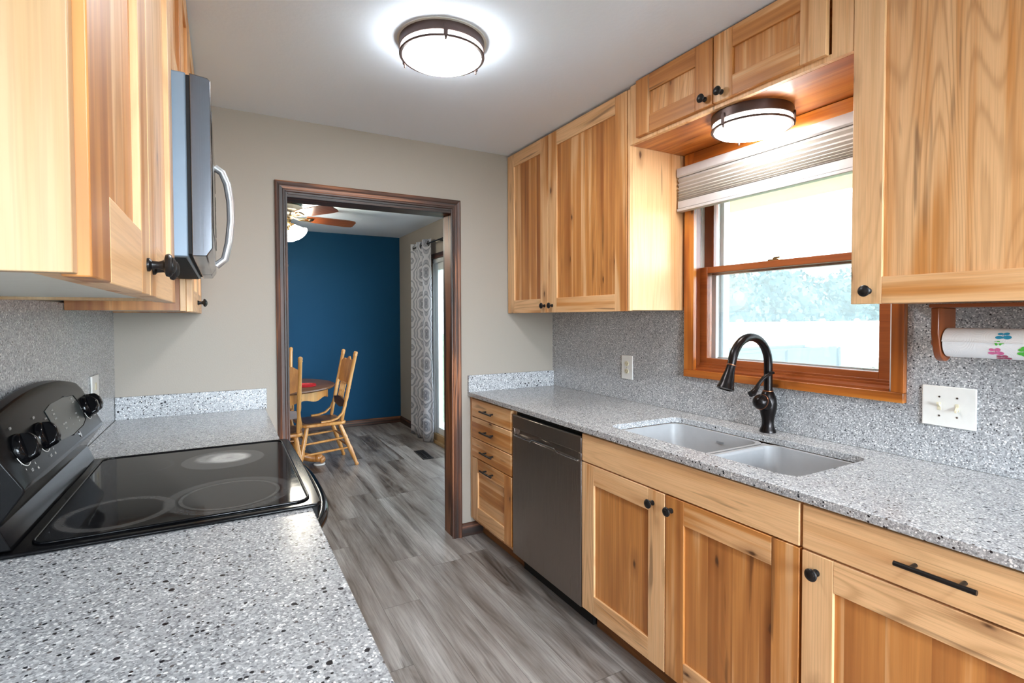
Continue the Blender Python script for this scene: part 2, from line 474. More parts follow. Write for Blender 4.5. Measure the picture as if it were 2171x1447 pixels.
M['lamp'] = lamp('lit_white_diffuser', (.96,.98,1,1), LAMP)
M['lamp2'] = lamp('lit_white_diffuser_over_sink', (1,.96,.90,1), LAMP*.55)
M['lamp_fill'] = lamp('added_fill_diffuser', (.90,.95,1,1), LAMP*2.0)  # extra-strong emitter for the added fill light behind the camera
M['bulbshade'] = lamp('lit_frosted_shade', (1,.93,.78,1), 60)

def cooktop():
    t = NT('black_ceramic_cooktop'); P = t.vmath('ADD', t.obj(), (-.10, 1.754, 0))
    sp = t.n('ShaderNodeSeparateXYZ'); t.l(P, sp.inputs[0])
    col = (.006,.006,.007,1); rough = .06
    c = t.mix(t.math('MULTIPLY', t.noise(P, 900, 1), .5), col, (.014,.014,.015,1))
    acc = None
    def disc(x, y):
        v = t.n('ShaderNodeCombineXYZ'); t.l(t.math('SUBTRACT', sp.outputs[0], x), v.inputs[0]); t.l(t.math('SUBTRACT', sp.outputs[1], y), v.inputs[1])
        return t.n('ShaderNodeVectorMath', operation='LENGTH'), v
    def ring(x, y, r, wd, colr, amt, soft=.006):
        nonlocal c
        ln, v = disc(x, y); t.l(v.outputs[0], ln.inputs[0])
        e = t.math('ABSOLUTE', t.math('SUBTRACT', ln.outputs['Value'], r))
        m = t.math('MULTIPLY', t.math('SUBTRACT', 1.0, t.math('DIVIDE', t.math('SUBTRACT', e, wd), soft), clamp=True), amt)
        m = t.math('MULTIPLY', m, t.math('MULTIPLY_ADD', t.noise(P, 60, 4, .7), .9, .45), clamp=True)
        c = t.mix(m, c, colr)
    g = (.10,.098,.095,1)
    X0, Y0 = .213-.005, 0
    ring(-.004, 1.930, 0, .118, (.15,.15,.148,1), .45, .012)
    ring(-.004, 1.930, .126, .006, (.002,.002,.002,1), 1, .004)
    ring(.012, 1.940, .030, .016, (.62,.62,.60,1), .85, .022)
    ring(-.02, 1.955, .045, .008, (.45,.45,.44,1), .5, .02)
    ring(.012, 1.535, 0, .100, (.07,.07,.068,1), .5, .010)
    ring(.012, 1.535, .112, .003, g, .8, .004)
    ring(.012, 1.535, .135, .010, (.06,.06,.06,1), .9, .006)
    ring(-.225, 1.520, .105, .007, (.075,.072,.07,1), .9, .006)
    ring(-.23, 1.950, .085, .003, (.05,.05,.05,1), .5, .003)
    t.l(t.math('MULTIPLY_ADD', t.noise(P, 35, 5, .7), .10, .015), t.b.inputs['Roughness'])
    t.l(c, t.b.inputs['Base Color']); t.b.inputs['Specular IOR Level'].default_value = .13
    return t.m
M['cook'] = cooktop()

def curtain_mat():
    t = NT('ogee_print_cloth'); P = t.obj()
    uv = t.n('ShaderNodeUVMap').outputs[0]
    sp = t.n('ShaderNodeSeparateXYZ'); t.l(uv, sp.inputs[0])
    g = t.math('ADD', t.math('COSINE', t.math('MULTIPLY', sp.outputs[0], 2*math.pi/.26)), t.math('COSINE', t.math('MULTIPLY', sp.outputs[1], 2*math.pi/.34)))
    g = t.math('ADD', g, t.math('MULTIPLY', t.math('COSINE', t.math('MULTIPLY', sp.outputs[1], 2*math.pi/.085)), .16))
    fr = t.math('FRACT', t.math('MULTIPLY_ADD', g, .85, .1))
    col = t.ramp(fr, [(0, S(244,245,250)), (.44, S(244,245,250)), (.48, S(172,176,188)), (.57, S(172,176,188)), (.61, S(206,210,218)), (.74, S(206,210,218)), (.78, S(190,194,204)), (.86, S(190,194,204)), (.90, S(244,245,250))])
    mx = t.n('ShaderNodeMixShader'); mx.inputs[0].default_value = .5
    t.fin(col, .85, spec=.1)
    tl = t.n('ShaderNodeBsdfTranslucent'); t.l(col, tl.inputs[0])
    t.l(t.b.outputs[0], mx.inputs[1]); t.l(tl.outputs[0], mx.inputs[2]); t.l(mx.outputs[0], t.out.inputs[0])
    return t.m
M['curtain'] = curtain_mat()
M['shade_cloth'] = plain('grey_pleated_cloth', S(186,182,178), .8)
M['rail_grey'] = plain('grey_blind_rail', S(190,190,194), .4)

def towel_mat():
    """white paper with embossed rings; prints of butterflies are separate marks"""
    t = NT('embossed_paper'); P = t.obj()
    v = t.n('ShaderNodeTexVoronoi'); v.inputs['Scale'].default_value = 22; t.l(P, v.inputs['Vector'])
    t.bump(t.math('SINE', t.math('MULTIPLY', v.outputs['Distance'], 70)), .12, .001)
    return t.fin(S(238,242,246), .9, spec=.1)
M['towel'] = towel_mat()
for k_, c_ in (('pblue',(40,150,190)), ('pgreen',(84,190,70)), ('ppink',(214,110,160)), ('pdark',(170,80,110))):
    M[k_] = plain('print_'+k_[1:], S(*c_), .9)
M['leaf'] = plain('leaf_green', S(56,80,82), .8)
M['bark'] = plain('bark', S(90,74,60), .9)
M['lawn'] = plain('lawn_grass', S(104,132,84), .9)
M['fence'] = plain('white_vinyl_fence', S(240,242,244), .5)
M['paper_mark'] = plain('pale_printed_mark', S(214,214,210), .6)
M['red_mark'] = plain('red_printed_mark', S(170,70,50), .6)

# ------------------------------------------------------------------ room shell
XR, XL, D, CZ = 1.99, -.4433, 2.9953, 2.438
WX = 2.0            # inner face of the window wall
struct('floor', MB().box(-1.7, 2.16, -2.7, 6.9, -.06, 0), M['floor'], 'grey wood plank floor running from the kitchen into the dining room', 'floor')
struct('ceiling', MB().box(-1.7, 2.16, -2.7, 6.9, CZ, CZ+.1), M['ceil'], 'white painted ceiling over kitchen and dining room', 'ceiling')
# wall_right with window and patio-door openings
wr = MB()
OY0, OY1, OZ0, OZ1 = .915, 1.790, 1.12, 2.08
DY0, DY1, DZ1 = 3.62, 5.50, 2.03
wr.box(WX, 2.15, -2.7, OY0, 0, CZ).box(WX, 2.15, OY1, 3.05, 0, CZ).box(WX, 2.15, OY0, OY1, 0, OZ0).box(WX, 2.15, OY0, OY1, OZ1, CZ)
wr.box(2.05, 2.15, 3.05, DY0, 0, CZ).box(2.05, 2.15, DY1, 6.9, 0, CZ).box(2.05, 2.15, DY0, DY1, DZ1, CZ)
struct('wall_right', wr, M['greige'], 'greige painted wall holding the kitchen window and patio door', 'wall')
struct('wall_left', MB().box(-.553, -.4553, -2.7, D, 0, CZ), M['greige'], 'greige painted wall behind the range', 'wall')
# wall_end with cased opening
E0, E1, EZ = .285, 1.262, 2.045
we = MB().box(-.553, E0, D, 3.135, 0, CZ).box(E1, 2.05, D, 3.135, 0, CZ).box(E0, E1, D, 3.135, EZ, CZ)
struct('wall_end', we, M['greige'], 'greige painted wall with the dark cased opening to the dining room', 'wall')
struct('wall_far', MB().box(-1.7, 2.15, 6.73, 6.85, 0, CZ), M['blue'], 'deep blue painted accent wall at the back of the dining room', 'wall')
struct('wall_dining', MB().box(-1.7, -1.6, 3.135, 6.73, 0, CZ), M['greige'], 'greige dining room wall beyond the door opening', 'wall')
struct('wall_partition', MB().box(-1.7, -.553, 3.0, 3.135, 0, CZ), M['greige'], 'greige dining room wall behind the range wall', 'wall')
wb = MB().box(-.553, -.05, -2.7, -2.6, 0, CZ).box(1.85, 2.0, -2.7, -2.6, 0, CZ).box(-.05, 1.85, -2.7, -2.6, 0, .45).box(-.05, 1.85, -2.7, -2.6, 2.25, CZ)
struct('wall_back', wb, M['greige'], 'greige wall with a wide window behind the kitchen', 'wall')
# door casing (door_1) -------------------------------------------------
d1 = thing('door_1', 'dark stained oak casing around the opening to the dining room', 'doorway', (.77, D, 0), kind='structure')
def casing_profile(w):   # across, thickness
    return [(0,0), (0,.016), (.006,.018), (w*.30,.014), (w*.36,.011), (w*.62,.010), (w*.68,.013), (w*.8,.013), (w*.86,.009), (w,.008), (w,0)]
def casing_leg(x_out, sgn, z1):
    mb = MB(); w = .060
    pts = [(x_out+sgn*a, D-t) for a, t in casing_profile(w)]
    n = len(pts)
    A = [mb.bm.verts.new((x, y, 0)) for x, y in pts]
    B = [mb.bm.verts.new((x, y, z1-abs(x-x_out)*1.0)) for x, y in pts]
    mb.bm.faces.new(A); mb.bm.faces.new(B[::-1])
    for i in range(n): mb.bm.faces.new((A[i], A[(i+1) % n], B[(i+1) % n], B[i]))
    return mb
obj('side_casing', casing_leg(.245, 1, 2.108), M['dz'], d1, smooth=25, tone=.62, seed=3)
obj('side_casing', casing_leg(1.297, -1, 2.108), M['dz'], d1, smooth=25, tone=.75, seed=11)
mb = MB(); pts = [(2.108-a, D-t) for a, t in casing_profile(.066)]
A = [mb.bm.verts.new((.245+(2.108-z), y, z)) for z, y in pts]; B = [mb.bm.verts.new((1.297-(2.108-z), y, z)) for z, y in pts]
mb.bm.faces.new(A); mb.bm.faces.new(B[::-1])
for i in range(len(pts)): mb.bm.faces.new((A[i], A[(i+1) % len(pts)], B[(i+1) % len(pts)], B[i]))
obj('head_casing', mb, M['dx'], d1, smooth=25, tone=.62, seed=8)
obj('jamb', MB().box(E0, E0+.018, D-.002, 3.14, 0, EZ-.018), M['dz'], d1, bevel=.001, tone=.9, seed=5)
obj('jamb', MB().box(E1-.018, E1, D-.002, 3.14, 0, EZ-.018), M['dz'], d1, bevel=.001, tone=.45, seed=6)
obj('head_jamb', MB().box(E0, E1, D-.002, 3.14, EZ-.018, EZ), M['dx'], d1, bevel=.001, tone=.9, seed=7)
for n_, (a, b) in enumerate(((-1.6, .245), (1.297, 2.05))):
    pass
# baseboards
def bb_y(name, x0, x1, y, sgn, label):
    pr = [(y, 0), (y+sgn*.014, 0), (y+sgn*.014, .062), (y+sgn*.006, .078), (y, .082)]
    struct(name, MB().prism(pr, 'x', x0, x1), M['dx'], label, 'baseboard', tone=.8, bevel=.001)
bb_y('baseboard_end', 1.297, 1.445, D, -1, 'short dark baseboard between door casing and drawer cabinet')
bb_y('baseboard_far', -1.6, 2.05, 6.73, -1, 'dark baseboard along the blue dining room wall')
pr = [(2.05,0), (2.036,0), (2.036,.062), (2.044,.078), (2.05,.082)]
struct('baseboard_right', MB().prism(pr, 'y', 5.55, 6.716), M['dy'], 'dark baseboard under the patio curtain', 'baseboard', tone=.85)
pr = [(-1.6,0), (-1.586,0), (-1.586,.062), (-1.594,.078), (-1.6,.082)]
struct('baseboard_dining', MB().prism(pr, 'y', 3.135, 6.716), M['dy'], 'dark baseboard on the hidden side of the dining room', 'baseboard', tone=.85)

# ------------------------------------------------------------------ kitchen window (window_1)
w1 = thing('window_1', 'double-hung kitchen window with orange-brown wood over the sink', 'window', (2.0, 1.34, 1.09), kind='structure')
obj('side_casing', MB().box(1.968, 1.99, 1.748, 1.806, 1.128, 2.166), M['pz'], w1, bevel=.002, tone=.45, seed=21)
obj('side_casing', MB().box(1.968, 1.99, .866, .905, 1.128, 2.166), M['pz'], w1, bevel=.002, tone=.62, seed=33)
obj('sill_casing', MB().box(1.966, 1.99, .866, 1.806, 1.094, 1.128), M['py'], w1, bevel=.002, tone=.5, seed=9)
obj('head_casing', MB().box(1.968, 1.99, .905, 1.748, 2.075, 2.166), M['py'], w1, bevel=.002, tone=.45, seed=14)
obj('jamb', MB().box(1.99, 2.15, 1.787, 1.80, 1.12, 2.08), M['vinyl'], w1, bevel=.001)
obj('jamb', MB().box(1.99, 2.15, .905, .918, 1.12, 2.08), M['vinyl'], w1, bevel=.001)
obj('stop', MB().box(1.99, 2.036, 1.765, 1.787, 1.12, 2.08), M['sz'], w1, bevel=.001, tone=.85, seed=2)
obj('sill', MB().prism([(1.985,1.118), (1.985,1.136), (2.02,1.142), (2.02,1.150), (2.15,1.158), (2.15,1.118)], 'y', .918, 1.787), M['sy'], w1, tone=.5, seed=5)
ls = obj('lower_sash', MB().box(2.04, 2.075, 1.7287, 1.784, 1.152, 1.6225).box(2.04, 2.075, .92, .977, 1.152, 1.6225)
         .box(2.04, 2.075, .977, 1.7287, 1.152, 1.185).box(2.04, 2.075, .977, 1.7287, 1.593, 1.6225), M['sy'], w1, bevel=.002, tone=.35, seed=4)
obj('bottom_step', MB().box(2.032, 2.042, .93, 1.765, 1.150, 1.160), M['sy'], ls, bevel=.001, tone=.6, seed=40)
obj('pane', MB().box(2.056, 2.060, .972, 1.733, 1.180, 1.598), M['pane'], ls)
us = obj('upper_sash', MB().box(2.085, 2.118, 1.7295, 1.784, 1.585, 2.07).box(2.085, 2.118, .92, .977, 1.585, 2.07)
         .box(2.085, 2.118, .977, 1.7295, 2.02, 2.07).box(2.085, 2.118, .977, 1.7295, 1.585, 1.612), M['sz'], w1, bevel=.002, tone=.55, seed=18)
obj('pane', MB().box(2.100, 2.104, .972, 1.735, 1.606, 2.025), M['pane'], us)
lk = obj('sash_lock', MB().box(2.045, 2.075, 1.365, 1.415, 1.6225, 1.628).lathe([(0,.010),(.006,.010),(.008,.006)], (2.06,1.39,1.628)).box(2.052,2.062,1.365,1.392,1.632,1.638), M['brass'], w1, smooth=30)
obj('jamb_liner', MB().box(2.045, 2.085, 1.7845, 1.7875, 1.62, 2.07).box(2.06, 2.064, 1.780, 1.7875, 1.625, 2.07), M['vinyl'], w1)
obj('exterior_frame', MB().box(2.12, 2.17, 1.742, 1.787, 1.158, 2.08).box(2.12, 2.17, .918, .945, 1.158, 2.08).box(2.12, 2.17, .945, 1.742, 1.150, 1.172)
    .box(2.15, 2.162, 1.722, 1.742, 1.172, 2.06), M['vinyl'], w1, bevel=.001)
obj('exterior_trim', MB().box(2.165, 2.21, 1.735, 1.86, 1.10, 2.0).box(2.165, 2.21, .83, .93, 1.10, 2.0).box(2.165, 2.23, .83, 1.86, 1.06, 1.155), M['creamext'], w1, bevel=.003)
sc_ = obj('insect_screen', MB().box(2.142, 2.143, .945, 1.742, 1.172, 1.612), M['screen'], w1)
obj('screen_rail', MB().box(2.138, 2.148, .945, 1.742, 1.588, 1.606).box(2.138, 2.148, .945, 1.742, 1.172, 1.186), M['vinyl'], sc_)
for yy in (1.66, 1.055):
    obj('pull_tab', MB().tube([(2.137, yy-.022, 1.176), (2.130, yy-.022, 1.192), (2.130, yy+.022, 1.192), (2.137, yy+.022, 1.176)], .0014, 6), M['chrome'], sc_)

# rear window behind the camera
w2 = thing('window_2', 'wide white framed window in the wall behind the kitchen', 'window', (.9, -2.6, .45), kind='structure')
obj('frame', MB().box(-.05, .02, -2.68, -2.6, .45, 2.25).box(1.78, 1.85, -2.68, -2.6, .45, 2.25).box(.02, 1.78, -2.68, -2.6, .45, .52).box(.02, 1.78, -2.68, -2.6, 2.18, 2.25).box(.87, .93, -2.68, -2.6, .52, 2.18), M['vinyl'], w2, bevel=.003)
obj('pane', MB().box(.02, .87, -2.645, -2.64, .52, 2.18).box(.93, 1.78, -2.645, -2.64, .52, 2.18), M['pane'], w2)

# ------------------------------------------------------------------ patio door (door_2)
d2 = thing('door_2', 'white framed sliding glass patio door in the dining room', 'door', (2.05, 4.55, 0), kind='structure')
obj('head_trim', MB().box(2.03, 2.05, DY0-.05, DY1+.045, 2.03, 2.085), M['dy'], d2, bevel=.002, tone=.95)
obj('side_trim', MB().box(2.036, 2.05, DY1, DY1+.045, .0, 2.03), M['dz'], d2, bevel=.002, tone=.95)
obj('frame', MB().box(2.05, 2.15, DY1-.035, DY1, .05, 2.03).box(2.05, 2.15, DY0, DY0+.035, .05, 2.03).box(2.05, 2.15, DY0, DY1, 1.985, 2.03), M['vinyl'], d2, bevel=.002)
obj('threshold', MB().box(2.02, 2.15, DY0, DY1, 0, .035).box(2.045, 2.15, DY0, DY1, .035, .10), plain('tan_threshold', S(176,146,104), .4), d2, bevel=.003)
fp = obj('fixed_panel', MB().box(2.07, 2.11, 5.385, 5.46, .10, 1.985).box(2.07, 2.11, 4.53, 4.60, .10, 1.985).box(2.07, 2.11, 4.60, 5.385, .10, .17).box(2.07, 2.11, 4.60, 5.385, 1.91, 1.985), M['vinyl'], d2, bevel=.002)
obj('pane', MB().box(2.088, 2.092, 4.60, 5.385, .17, 1.91), M['pane'], fp)
sp_ = obj('sliding_panel', MB().box(2.112, 2.145, 4.50, 4.57, .10, 1.985).box(2.112, 2.145, 3.66, 3.73, .10, 1.985).box(2.112, 2.145, 3.73, 4.50, .10, .17).box(2.112, 2.145, 3.73, 4.50, 1.91, 1.985), M['vinyl'], d2, bevel=.002)
obj('pane', MB().box(2.126, 2.130, 3.73, 4.50, .17, 1.91), M['pane'], sp_)

# ------------------------------------------------------------------ cabinet parts
def knob(parent, x, y, z, s):
    """round mushroom knob with a foot, projecting along s*x"""
    pr = [(0,.0095),(.0025,.0095),(.005,.006),(.012,.0052),(.017,.0075),(.019,.0155),(.0225,.0168),(.025,.0150),(.0262,.0118),(.0272,.0118),(.0290,.0085),(.0300,.004),(.0302,0)]
    pr = [(t*1.15, r) for t, r in pr]
    return obj('knob', MB().lathe(pr, (x, y, z), (s, 0, 0), 24), M['iron'], parent, smooth=35)
def bar_pull(parent, x, y, z, s, L=.150, r=.0058):
    mb = MB().tube([(x+s*.030, y-L/2, z), (x+s*.030, y+L/2, z)], r, 14)
    for dy in (-L*.30, L*.30): mb.tube([(x, y+dy, z), (x+s*.028, y+dy, z)], .0048, 12)
    return obj('handle', mb, M['iron'], parent, smooth=40)
FW = .082
def shaker(parent, name, xf, s, y0, y1, z0, z1, kn=None, tones=(.3,.35,.3,.3,.55), sd=None, fw=FW, hw=None, pull=None, level=False, pm=None):
    """frame-and-panel front; s = outward x direction; panel mesh carries stiles, rails and the knob"""
    sd = sd if sd is not None else random.uniform(0, 40)
    b = xf-s*.020
    hw = hw or fw
    p = obj(name, MB().box(xf-s*.009, b+s*.002, y0+fw-.006, y1-fw+.006, z0+hw-.006, z1-hw+.006), M[pm or ('hpy' if level else 'hp')], parent, tone=tones[4], seed=sd)
    obj('stile', MB().box(xf, b, y0, y0+fw, z0, z1), M['hz'], p, bevel=.0016, tone=tones[0], seed=sd+1.3)
    obj('stile', MB().box(xf, b, y1-fw, y1, z0, z1), M['hz'], p, bevel=.0016, tone=tones[1], seed=sd+2.9)
    obj('rail', MB().box(xf, b, y0+fw, y1-fw, z1-hw, z1), M['hy'], p, bevel=.0016, tone=tones[2], seed=sd+4.1)
    obj('rail', MB().box(xf, b, y0+fw, y1-fw, z0, z0+hw), M['hy'], p, bevel=.0016, tone=tones[3], seed=sd+6.7)
    if kn: knob(p, xf, kn[0], kn[1], s)
    if pull: bar_pull(p, xf, pull[0], pull[1], s)
    return p
def slab(parent, name, xf, s, y0, y1, z0, z1, tone=.3, seed=None, pull=None, glued=False):
    p = obj(name, MB().box(xf, xf-s*.020, y0, y1, z0, z1), M['hpy' if glued else 'hy'], parent, bevel=.003, tone=tone, seed=seed)
    if pull: bar_pull(p, xf, pull[0], pull[1], s)
    return p

# ------------------------------------------------------------------ right-hand base run
XD, XF, CT, CB = 1.3578, 1.3448, .914, .8885
g = 'hickory base cabinets under the window counter'
c = thing('drawer_cabinet', 'narrow hickory drawer cabinet between dark door casing and dishwasher', 'cabinet', (1.65, 2.71, 0), g)
obj('body', MB().box(XD+.0205, 1.985, 2.440, 2.992, .10, CB-.001), M['hz'], c, tone=.25)
obj('toe_kick', MB().box(1.445, 1.465, 2.440, 2.992, 0, .10), M['toekick'], c)
obj('filler_strip', MB().box(XD+.006, XD+.0205, 2.964, 2.992, .115, CB-.003), M['hz'], c, tone=.3)
slab(c, 'drawer', XD, -1, 2.453, 2.961, .768, .878, .28, 5.2, (2.715, .822))
slab(c, 'drawer', XD, -1, 2.453, 2.961, .638, .763, .42, 12.1, (2.715, .697), glued=True)
slab(c, 'drawer', XD, -1, 2.453, 2.961, .516, .633, .40, 7.7, (2.715, .575), glued=True)
shaker(c, 'drawer', XD, -1, 2.453, 2.961, .127, .511, tones=(.40,.30,.42,.30,.42), sd=22, pull=(2.715, .466), level=True)

dw = thing('dishwasher', 'dark stainless dishwasher between the drawer cabinet and sink cabinet', 'dishwasher', (1.65, 2.13, 0))
obj('body', MB().box(XD+.030, 1.97, 1.828, 2.436, .10, .875), M['void'], dw)
obj('kick_plate', MB().box(1.43, 1.45, 1.828, 2.436, .005, .10), M['void'], dw)
dd = obj('door', MB().box(XD, XD+.030, 1.822, 2.436, .108, .755).box(XD, XD+.03, 1.822, 2.436, .790, .860)
         .box(XD, XD+.03, 1.822, 1.842, .755, .790).box(XD, XD+.03, 2.414, 2.436, .755, .790), M['steel'], dw, bevel=.0025)
pk = obj('pocket_handle', MB().box(XD+.016, XD+.028, 1.842, 2.414, .750, .795), M['steel'], dd)
obj('pocket_lip', MB().tube([(XD-.001, 2.414, .752), (XD-.001, 2.25, .752), (XD-.001, 2.225, .765), (XD-.001, 2.03, .765), (XD-.001, 2.005, .752), (XD-.001, 1.842, .752)], .0035, 8), M['chrome'], pk, smooth=40)
obj('top_trim', MB().box(XD+.001, XD+.03, 1.824, 2.434, .860, .864), M['chrome'], dd)

c = thing('sink_cabinet', 'wide hickory cabinet with two doors below the grey sink', 'cabinet', (1.65, 1.325, 0), g)
obj('body', MB().box(XD+.0205, 1.985, .834, .852, .10, CB-.001).box(XD+.0205, 1.985, 1.800, 1.818, .10, CB-.001).box(XD+.0205, 1.985, .852, 1.800, .10, .118).box(XD+.0205, XD+.04, .852, 1.80, .745, CB-.001).box(1.97, 1.985, .852, 1.80, .118, CB-.001).box(XD+.0205, XD+.04, 1.31, 1.346, .118, .745), M['hz'], c, tone=.25)
obj('toe_kick', MB().box(1.445, 1.465, .834, 1.818, 0, .10), M['toekick'], c)
slab(c, 'false_front', XD, -1, .8385, 1.8145, .7605, .880, .02, 31.0)
shaker(c, 'door', XD, -1, 1.3300, 1.8145, .115, .7555, (1.3885, .708), (.16,.10,.12,.14,.56), 2.6, pm='hc')
shaker(c, 'door', XD, -1, .8385, 1.3255, .115, .7555, (1.2985, .708), (.60,.50,.52,.45,.52), 17.9)

c = thing('drawer_door_cabinet', 'hickory base cabinet with one long drawer over a door, past the sink', 'cabinet', (1.65, .52, 0), g)
obj('body', MB().box(XD+.0205, 1.985, .205, .832, .10, CB-.001), M['hz'], c, tone=.25)
obj('toe_kick', MB().box(1.445, 1.465, .205, .832, 0, .10), M['toekick'], c)
slab(c, 'drawer', XD, -1, .210, .8305, .7605, .880, .22, 44.0, (.524, .822), glued=True)
shaker(c, 'door', XD, -1, .210, .8305, .115, .7555, (.792, .708), (.14,.18,.05,.12,.55), 8.8)

c = thing('blind_cabinet', 'plain hickory base cabinet at the camera end of the window counter', 'cabinet', (1.65, -.25, 0), g)
obj('body', MB().box(XD+.0205, 1.985, -.70, .203, .10, CB-.001), M['hz'], c, tone=.25)
obj('toe_kick', MB().box(1.445, 1.465, -.70, .203, 0, .10), M['toekick'], c)
slab(c, 'drawer', XD, -1, -.695, .200, .7605, .880, .25, 41.0, (-.25, .82))
shaker(c, 'door', XD, -1, -.245, .200, .115, .7555, (-.19, .708), sd=3.3)
shaker(c, 'door', XD, -1, -.695, -.250, .115, .7555, (-.30, .708), sd=5.3)

# counter with sink cut-out
def slab_with_hole(outer, inner, z0, z1):
    mb = MB(); bm = mb.bm
    def loop(p):
        v = [bm.verts.new((x, y, z1)) for x, y in p]
        return [bm.edges.new((v[i], v[(i+1) % len(v)])) for i in range(len(v))]
    e = loop(outer)+loop(inner)
    r = bmesh.ops.triangle_fill(bm, edges=e, use_beauty=True)
    fs = [f for f in bm.faces]
    ex = bmesh.ops.extrude_face_region(bm, geom=fs)
    vs = [v for v in ex['geom'] if isinstance(v, bmesh.types.BMVert)]
    bmesh.ops.translate(bm, verts=vs, vec=(0, 0, z0-z1))
    return mb
SX0, SX1, SY0, SY1 = 1.452, 1.862, .912, 1.752
ct = thing('window_counter', 'long speckled grey quartz counter with the sink cut into it', 'countertop', (1.66, 1.2, CB))
obj('slab', slab_with_hole([(XF, -.70), (1.988, -.70), (1.988, D-.001), (XF, D-.001)], rrect(SX0, SX1, SY0, SY1, .05, 6), CB, CT), M['stone'], ct, bevel=.002)
obj('side_splash', MB().box(XF, 1.988, D-.020, D-.001, CT, 1.019), M['stone'], ct, bevel=.0015)

# sink
sk = thing('sink', 'light grey double bowl sink set under the window counter', 'sink', (1.657, 1.332, CB))
def bowl(x0, x1, y0, y1, zt, zb, r=.05):
    mb = MB(); bm = mb.bm
    rings = []
    for z, ins in ((zt, -.016), (zt, 0), (zb+.03, .008), (zb+.008, .020), (zb, .05)):
        rings.append([bm.verts.new((x, y, z)) for x, y in rrect(x0+ins, x1-ins, y0+ins, y1-ins, max(r, .03), 6)])
    for q, p in zip(rings, rings[1:]):
        n = len(q)
        for i in range(n): bm.faces.new((q[i], q[(i+1) % n], p[(i+1) % n], p[i]))
    bm.faces.new(rings[-1])
    return mb
obj('bowl', bowl(1.462, 1.845, 1.300, 1.735, CB-.001, .70), M['sink'], sk, smooth=50)
obj('bowl', bowl(1.462, 1.845, .928, 1.262, CB-.001, .70), M['sink'], sk, smooth=50)
obj('divider', MB().box(1.452, 1.864, 1.258, 1.304, .72, CB-.003), M['sink'], sk, bevel=.008, seg=3)
obj('drain', MB().lathe([(0,.045),(.003,.045),(.004,.03),(.002,0)], (1.655, 1.52, .7005)), M['chrome'], sk, smooth=40)
obj('drain', MB().lathe([(0,.045),(.003,.045),(.004,.03),(.002,0)], (1.655, 1.09, .7005)), M['chrome'], sk, smooth=40)
obj('name_plate', MB().box(1.836, 1.8385, 1.468, 1.502, .846, .854), plain('grey_plate', S(140,142,146), .4), sk)

# faucet
fx, fy = 1.935, 1.332
fa = thing('faucet', 'dark bronze pull-down faucet behind the sink', 'faucet', (fx, fy, CT))
obj('body', MB().lathe([(0,.031),(.004,.031),(.010,.0295),(.022,.0245),(.035,.0225),(.052,.0235),(.075,.0285),(.100,.0335),(.118,.0340),(.140,.0310),(.158,.0240),(.166,.0200),(.168,.0175)], (fx, fy, CT), (0,0,1), 32), M['bronze'], fa, smooth=40)
obj('collar', MB().lathe([(0,.019),(.001,.0205),(.004,.0205),(.005,.019)], (fx, fy, CT+.166), (0,0,1), 32), M['copper'], fa, smooth=40)
pts = [(fx, fy, CT+.168), (fx, fy, 1.12), (fx, fy, 1.16), (fx, fy, 1.192)]
pts += [(fx-.111+.111*math.cos(R(a)), fy, 1.192+.111*math.sin(R(a))) for a in range(10, 170, 10)]
pts += [(fx-.222-.003, fy, 1.198)]
obj('spout', MB().tube(pts, [.0165]*(len(pts)-1)+[.0155], 20), M['bronze'], fa, smooth=40)
hd = Vector((-.036, 0, -.094)).normalized()
obj('spray_head', MB().lathe([(0,.0165),(.010,.0165),(.030,.0185),(.055,.0235),(.072,.0262),(.080,.0272),(.092,.0315),(.098,.0325),(.099,.029),(.096,.026),(.096,0)], (fx-.224, fy, 1.199), hd, 28), M['bronze'], fa, smooth=40)
obj('spray_ring', MB().lathe([(0,.0165),(.001,.0186),(.004,.0186),(.005,.0165)], (fx-.224, fy, 1.199), hd, 28), M['copper'], fa, smooth=40)
vb = Vector((-.062, .004, .028)).normalized()
vc = Vector((fx-.012, fy, CT+.112))
obj('valve', MB().lathe([(0,.029),(.020,.031),(.036,.031),(.048,.028),(.058,.020),(.063,.008),(.064,0)], vc, vb, 24), M['bronze'], fa, smooth=40)
obj('valve_ring', MB().lathe([(.030,.030),(.0305,.0322),(.033,.0322),(.0335,.030)], vc, vb, 24), M['copper'], fa, smooth=40)
lv = [(fx-.118, fy-.004, 1.0775), (fx-.104, fy-.006, 1.081), (fx-.090, fy-.008, 1.094), (fx-.074, fy-.012, 1.118), (fx-.055, fy-.018, 1.140), (fx-.030, fy-.026, 1.155), (fx-.010, fy-.032, 1.160)]
obj('lever', MB().tube(lv, [.012,.013,.0095,.0072,.0075,.0078,.005], 14, .8), M['bronze'], fa, smooth=50)

# window backsplash
bs = MB().box(XR, 1.9995, -.70, .866, CT, 1.43).box(XR, 1.9995, 1.806, D, CT, 1.43).box(XR, 1.9995, .866, 1.806, CT, 1.094)
tag(obj('backsplash', bs, M['stone']), 'speckled quartz backsplash around the window above the long counter', 'backsplash')

